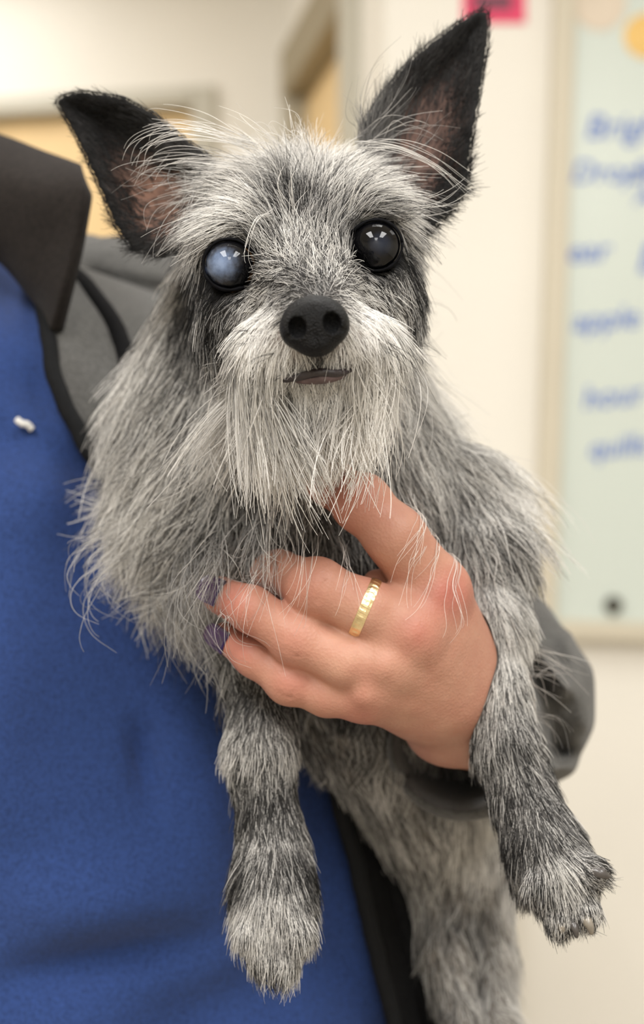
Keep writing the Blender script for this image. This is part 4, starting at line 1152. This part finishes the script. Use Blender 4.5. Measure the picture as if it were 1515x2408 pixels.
# zip tape along the front edge
V, Fc = tube(J[:, 0] + np.array([0.0, -0.002, 0]), 0.0038, 10)
zt = mesh_obj('edge_tape', V, Fc, M['lining']); zt.parent = jacket
# a second stitched fold of the front panel
V, Fc = tube(J[:, 9] + np.array([0.0, -0.002, 0]), 0.005, 10)
zt = mesh_obj('panel_seam', V, Fc, M['fleece_shaded']); zt.parent = jacket

# sleeve with shoulder, elbow and cuff
sl = SDF((-0.21, 0.585, CZ - 0.16), (0.155, 0.90, CZ + 0.17), 0.0026, far=.05)
sl.chain([(P(20, 700, .84), .040), (P(330, 815, .825), .052), (P(600, 930, .83), .056), (P(950, 1330, .80), .050), (P(1185, 1645, .735), .0405)], .03)
sl.chain([(P(1185, 1645, .735), .0405), (P(1110, 1720, .660), .033), (P(1085, 1755, .628), .0285)], .015)
q = np.stack(np.meshgrid(*sl.ax, indexing='ij'), -1)
nzv = vnoise(q, 34) * .0030 + vnoise(q, 80) * .0010
qx, qy = px_of(q)
for a, b, w_, am in (((200, 700), (330, 960), 26, .007), ((215, 660), (400, 690), 22, -.006), ((190, 760), (260, 1010), 22, -.006), ((250, 720), (420, 780), 20, .005), ((170, 640), (170, 1000), 26, .006), ((1255, 1520), (1330, 1620), 16, .006), ((1250, 1560), (1310, 1760), 34, -.010), ((1330, 1500), (1372, 1700), 16, .004), ((1260, 1790), (1330, 1800), 20, .005), ((940, 1830), (1140, 1810), 14, -.004), ((940, 1790), (1140, 1790), 14, .003)):
    a = np.array(a, float); b = np.array(b, float); ab = b - a
    t = np.clip(((qx - a[0]) * ab[0] + (qy - a[1]) * ab[1]) / (ab @ ab), 0, 1)
    dd = np.sqrt((qx - a[0] - t * ab[0]) ** 2 + (qy - a[1] - t * ab[1]) ** 2)
    nzv = nzv + am * np.exp(-(dd / w_) ** 2)
sl.D -= nzv.astype(np.float32)
del q, qx, qy, nzv
sl.cone(P(1112, 1715, .665), P(1060, 1775, .590), .0245, .0262, .003, 'cut')
SV, SQ = sl.nets()
sleeve = big_mesh_obj('sleeve', SV, SQ, M['fleece'], None, sl.grad(SV)); sleeve.parent = jacket
# collar
CT = [
    [(-330, 300, .80), (-60, 335, .77), (110, 385, .735), (182, 405, .712)],
    [(-330, 262, .76), (-60, 300, .735), (110, 358, .705), (192, 388, .685)],
    [(-330, 380, .725), (-60, 400, .70), (110, 440, .675), (196, 440, .662)],
    [(-330, 520, .725), (-60, 530, .70), (95, 560, .680), (176, 560, .665)],
    [(-330, 600, .745), (-60, 590, .715), (70, 650, .690), (146, 680, .672)],
    [(-300, 640, .765), (-60, 590, .735), (72, 705, .705), (118, 780, .685)],
]
g = grid_surface([[P(*c) for c in r] for r in CT], 40, 40)
g += (0.002 * vnoise(g, 30))[..., None] * np.array([0, -1, 0])
collar = mesh_obj('collar', g.reshape(-1, 3), grid_faces(40, 40), M['fleece_dark']); recalc(collar)
m_ = collar.modifiers.new('thickness', 'SOLIDIFY'); m_.thickness = 0.006; m_.offset = -1
collar.parent = jacket
# the rest of the person: neck and head above the frame, other sleeve, trousers and shoes below it
hc0 = np.array([-.262, .83, CZ + .330])
hd = SDF(hc0 - [.10, .14, .22], hc0 + [.10, .13, .15], 0.003, far=.05)
hd.cone(hc0 - [0, -.012, .215], hc0 - [0, -.010, .06], .058, .052, .02)
hd.ell(hc0 + [0, .012, .03], (.073, .092, .088), .02)
hd.ell(hc0 + [0, -.030, -.045], (.055, .055, .068), .03)
hd.cone(hc0 + [0, -.092, .015], hc0 + [0, -.105, -.022], .008, .012, .012)
for q in (-1, 1):
    hd.ell(hc0 + [q * .012, -.094, -.025], (.008, .009, .007), .006)
    hd.ell(hc0 + [q * .030, -.079, .016], (.013, .012, .007), .006, 'cut')
    hd.ell(hc0 + [q * .030, -.080, .034], (.020, .010, .006), .010)
    hd.ell(hc0 + [q * .074, .010, -.008], (.008, .018, .030), .006)
hd.ell(hc0 + [0, -.083, -.058], (.022, .009, .006), .006); hd.ell(hc0 + [0, -.081, -.069], (.019, .009, .006), .006)
hd.cone(hc0 + [-.02, -.091, -.0635], hc0 + [.02, -.091, -.0635], .0012, .0012, .003, 'cut')
hd.ell(hc0 + [0, -.070, -.098], (.022, .020, .016), .02)
hv, hq = hd.nets(); hn = hd.grad(hv)
head = big_mesh_obj('head', hv, hq, M['skin'], None, hn)
cc = np.tile(np.array(srgb(180, 132, 112)[:3]), (len(hv), 1))
cc = mixc(cc, srgb(170, 92, 86), np.clip(1.4 * np.exp(-((hv - hc0 - [0, -.085, -.0635]) ** 2 / np.array([.022, .02, .009]) ** 2).sum(1)), 0, 1))
set_color(head, 'skin_color', cc); keep_parent(head, person)
M['brown_hair'] = mat('brown hair', srgb(74, 52, 38), 0.5, 0.3, 60, 0.6, 90)
M['eye_white'] = mat('eye white', srgb(225, 222, 216), 0.2, coat=0.6)
hr = SDF(hc0 - [.12, .13, .20], hc0 + [.12, .15, .16], 0.003, far=.05)
hr.ell(hc0 + [0, .020, .040], (.084, .098, .094), 0)
hr.cone(hc0 + [0, .085, -.02], hc0 + [0, .085, -.13], .050, .030, .03)
hr.ell(hc0 + [0, -.090, -.030], (.066, .085, .100), .02, 'cut')
gq = np.stack(np.meshgrid(*hr.ax, indexing='ij'), -1); hr.D -= (.003 * vnoise(gq * [1, 1, .3], 120)).astype(np.float32)
hv, hq = hr.nets(); ho = big_mesh_obj('hair', hv, hq, M['brown_hair'], None, hr.grad(hv)); ho.parent = head
for q in (-1, 1):
    e_ = sphere('eyeball', hc0 + [q * .030, -.0655, .014], .0115, M['eye_white'], head)
    sphere('iris', hc0 + [q * .030, -.0730, .014], .0056, M['brown_hair'], head)
mirror = lambda p: np.array([-.47 - p[0], p[1], p[2]])
s2 = SDF((-.56, .60, .80), (-.26, .92, CZ + .16), 0.004, far=.05)
s2.chain([(mirror(P(20, 700, .84)), .040), (np.array([-.375, .825, CZ + .085]), .052), (np.array([-.445, .83, CZ + .03]), .056), (np.array([-.485, .82, CZ - .20]), .048), (np.array([-.47, .72, CZ - .40]), .038)], .03)
gq = np.stack(np.meshgrid(*s2.ax, indexing='ij'), -1); s2.D -= (.004 * vnoise(gq, 26)).astype(np.float32)
hv, hq = s2.nets(); so = big_mesh_obj('sleeve', hv, hq, M['fleece'], None, s2.grad(hv)); so.parent = jacket
h2 = SDF((-.54, .56, .78), (-.40, .78, .95), 0.002)
wr = np.array([-.470, .72, .905])
h2.chain([(wr, .024), (wr + [0, -.03, -.03], .026), (wr + [0, -.065, -.045], .022)], .01)
for k, (dx, ln_) in enumerate(((-.024, .055), (-.008, .066), (.008, .062), (.022, .048))):
    a = wr + [dx * .8, -.075, -.050]; b = a + [dx * .3, -.45 * ln_, -.25 * ln_]; c = b + [0, -.10 * ln_, -.45 * ln_]
    h2.chain([(a, .0095), (b, .0085), (c, .0072)], .003)
h2.chain([(wr + [.018, -.035, -.03], .013), (wr + [.040, -.060, -.045], .010), (wr + [.042, -.085, -.062], .0085)], .006)
hv, hq = h2.nets(); a2 = big_mesh_obj('hand', hv, hq, M['skin'], None, h2.grad(hv))
set_color(a2, 'skin_color', np.tile(np.array(srgb(180, 132, 112)[:3]), (len(hv), 1))); keep_parent(a2, person)
tr = SDF((-.34, .58, .02), (.12, .93, .95), 0.006, far=.05)
for q in (-1, 1):
    tr.chain([(np.array([-.115 + q * .075, .765, .86]), .100), (np.array([-.115 + q * .09, .760, .48]), .068), (np.array([-.115 + q * .095, .775, .06]), .055)], .02)
tr.ell((-.115, .765, .87), (.178, .122, .075), .03)
tr.D = np.maximum(tr.D, (.045 - tr.ax[2])[None, None, :])
gq = np.stack(np.meshgrid(*tr.ax, indexing='ij'), -1); tr.D -= (.005 * vnoise(gq, 18)).astype(np.float32)
hv, hq = tr.nets(); to = big_mesh_obj('trousers', hv, hq, M['scrub'], None, tr.grad(hv)); keep_parent(to, person)
for q in (-1, 1):
    sh = SDF(np.array([-.115 + q * .095 - .07, .55, -.01]), np.array([-.115 + q * .095 + .07, .88, .13]), 0.004, far=.05)
    cx_ = -.115 + q * .095
    sh.cone((cx_, .80, .048), (cx_, .64, .036), .044, .038, .01); sh.cone((cx_, .79, .06), (cx_, .78, .10), .042, .040, .02)
    sh.D = np.maximum(sh.D, (-sh.ax[2] + .001)[None, None, :])
    hv, hq = sh.nets(); o_ = big_mesh_obj('shoe', hv, hq, M['lining'], None, sh.grad(hv)); keep_parent(o_, person)
# collar carried on round the back of the neck
cb = []
for t_, r_ in ((0, .062), (1, .075), (2, .085), (3, .080)):
    z_ = CZ + (.172, .182, .150, .118)[t_]
    cb.append([(-.245 + (r_ + .012) * math.cos(a_), .83 - (r_ + .006) * math.sin(a_), z_ + .004 * math.sin(3 * a_)) for a_ in np.linspace(1.15, -2 * math.pi + 1.95, 14)])
g = grid_surface(cb, 24, 70)
cb_ = mesh_obj('collar_back', g.reshape(-1, 3), grid_faces(24, 70), M['fleece_dark']); recalc(cb_)
m_ = cb_.modifiers.new('thickness', 'SOLIDIFY'); m_.thickness = 0.006; m_.offset = 0
cb_.parent = jacket
# small white embroidered mark on the chest and the pale zip pull
def on_scrub(px, py):
    i = np.argmin((sx - px) ** 2 + (sy - py) ** 2 + np.where(V_[..., 1] > np.array([ring_at(p)[2] for p in pys_])[:, None], 1e9, 0))
    return V2.reshape(-1, 3)[i]
V_ = V2; pys_ = np.linspace(3400, 390, 150)
sx, sy = px_of(V2)
dq = on_scrub(58, 1000)[1] - .003
pts = catmull([P(40, 987, dq), P(52, 996, dq - .001), P(64, 998, dq - .001), P(76, 1010, dq)], 16)
Vv, Fc = tube(pts, .0016, 10)
em = mesh_obj('embroidered_mark', Vv, Fc, M['thread']); em.parent = scrub
dz = 0.675
Vv, Fc = tube(catmull([P(213, 1052, dz), P(217, 1068, dz - .001), P(223, 1080, dz)], 10), [.0012] * 3 + [.0018] * 4 + [.0022] * 3, 10)
zp = mesh_obj('zip_pull', Vv, Fc, M['thread']); zp.parent = jacket
print('script done', round(time.time() - T0, 1))
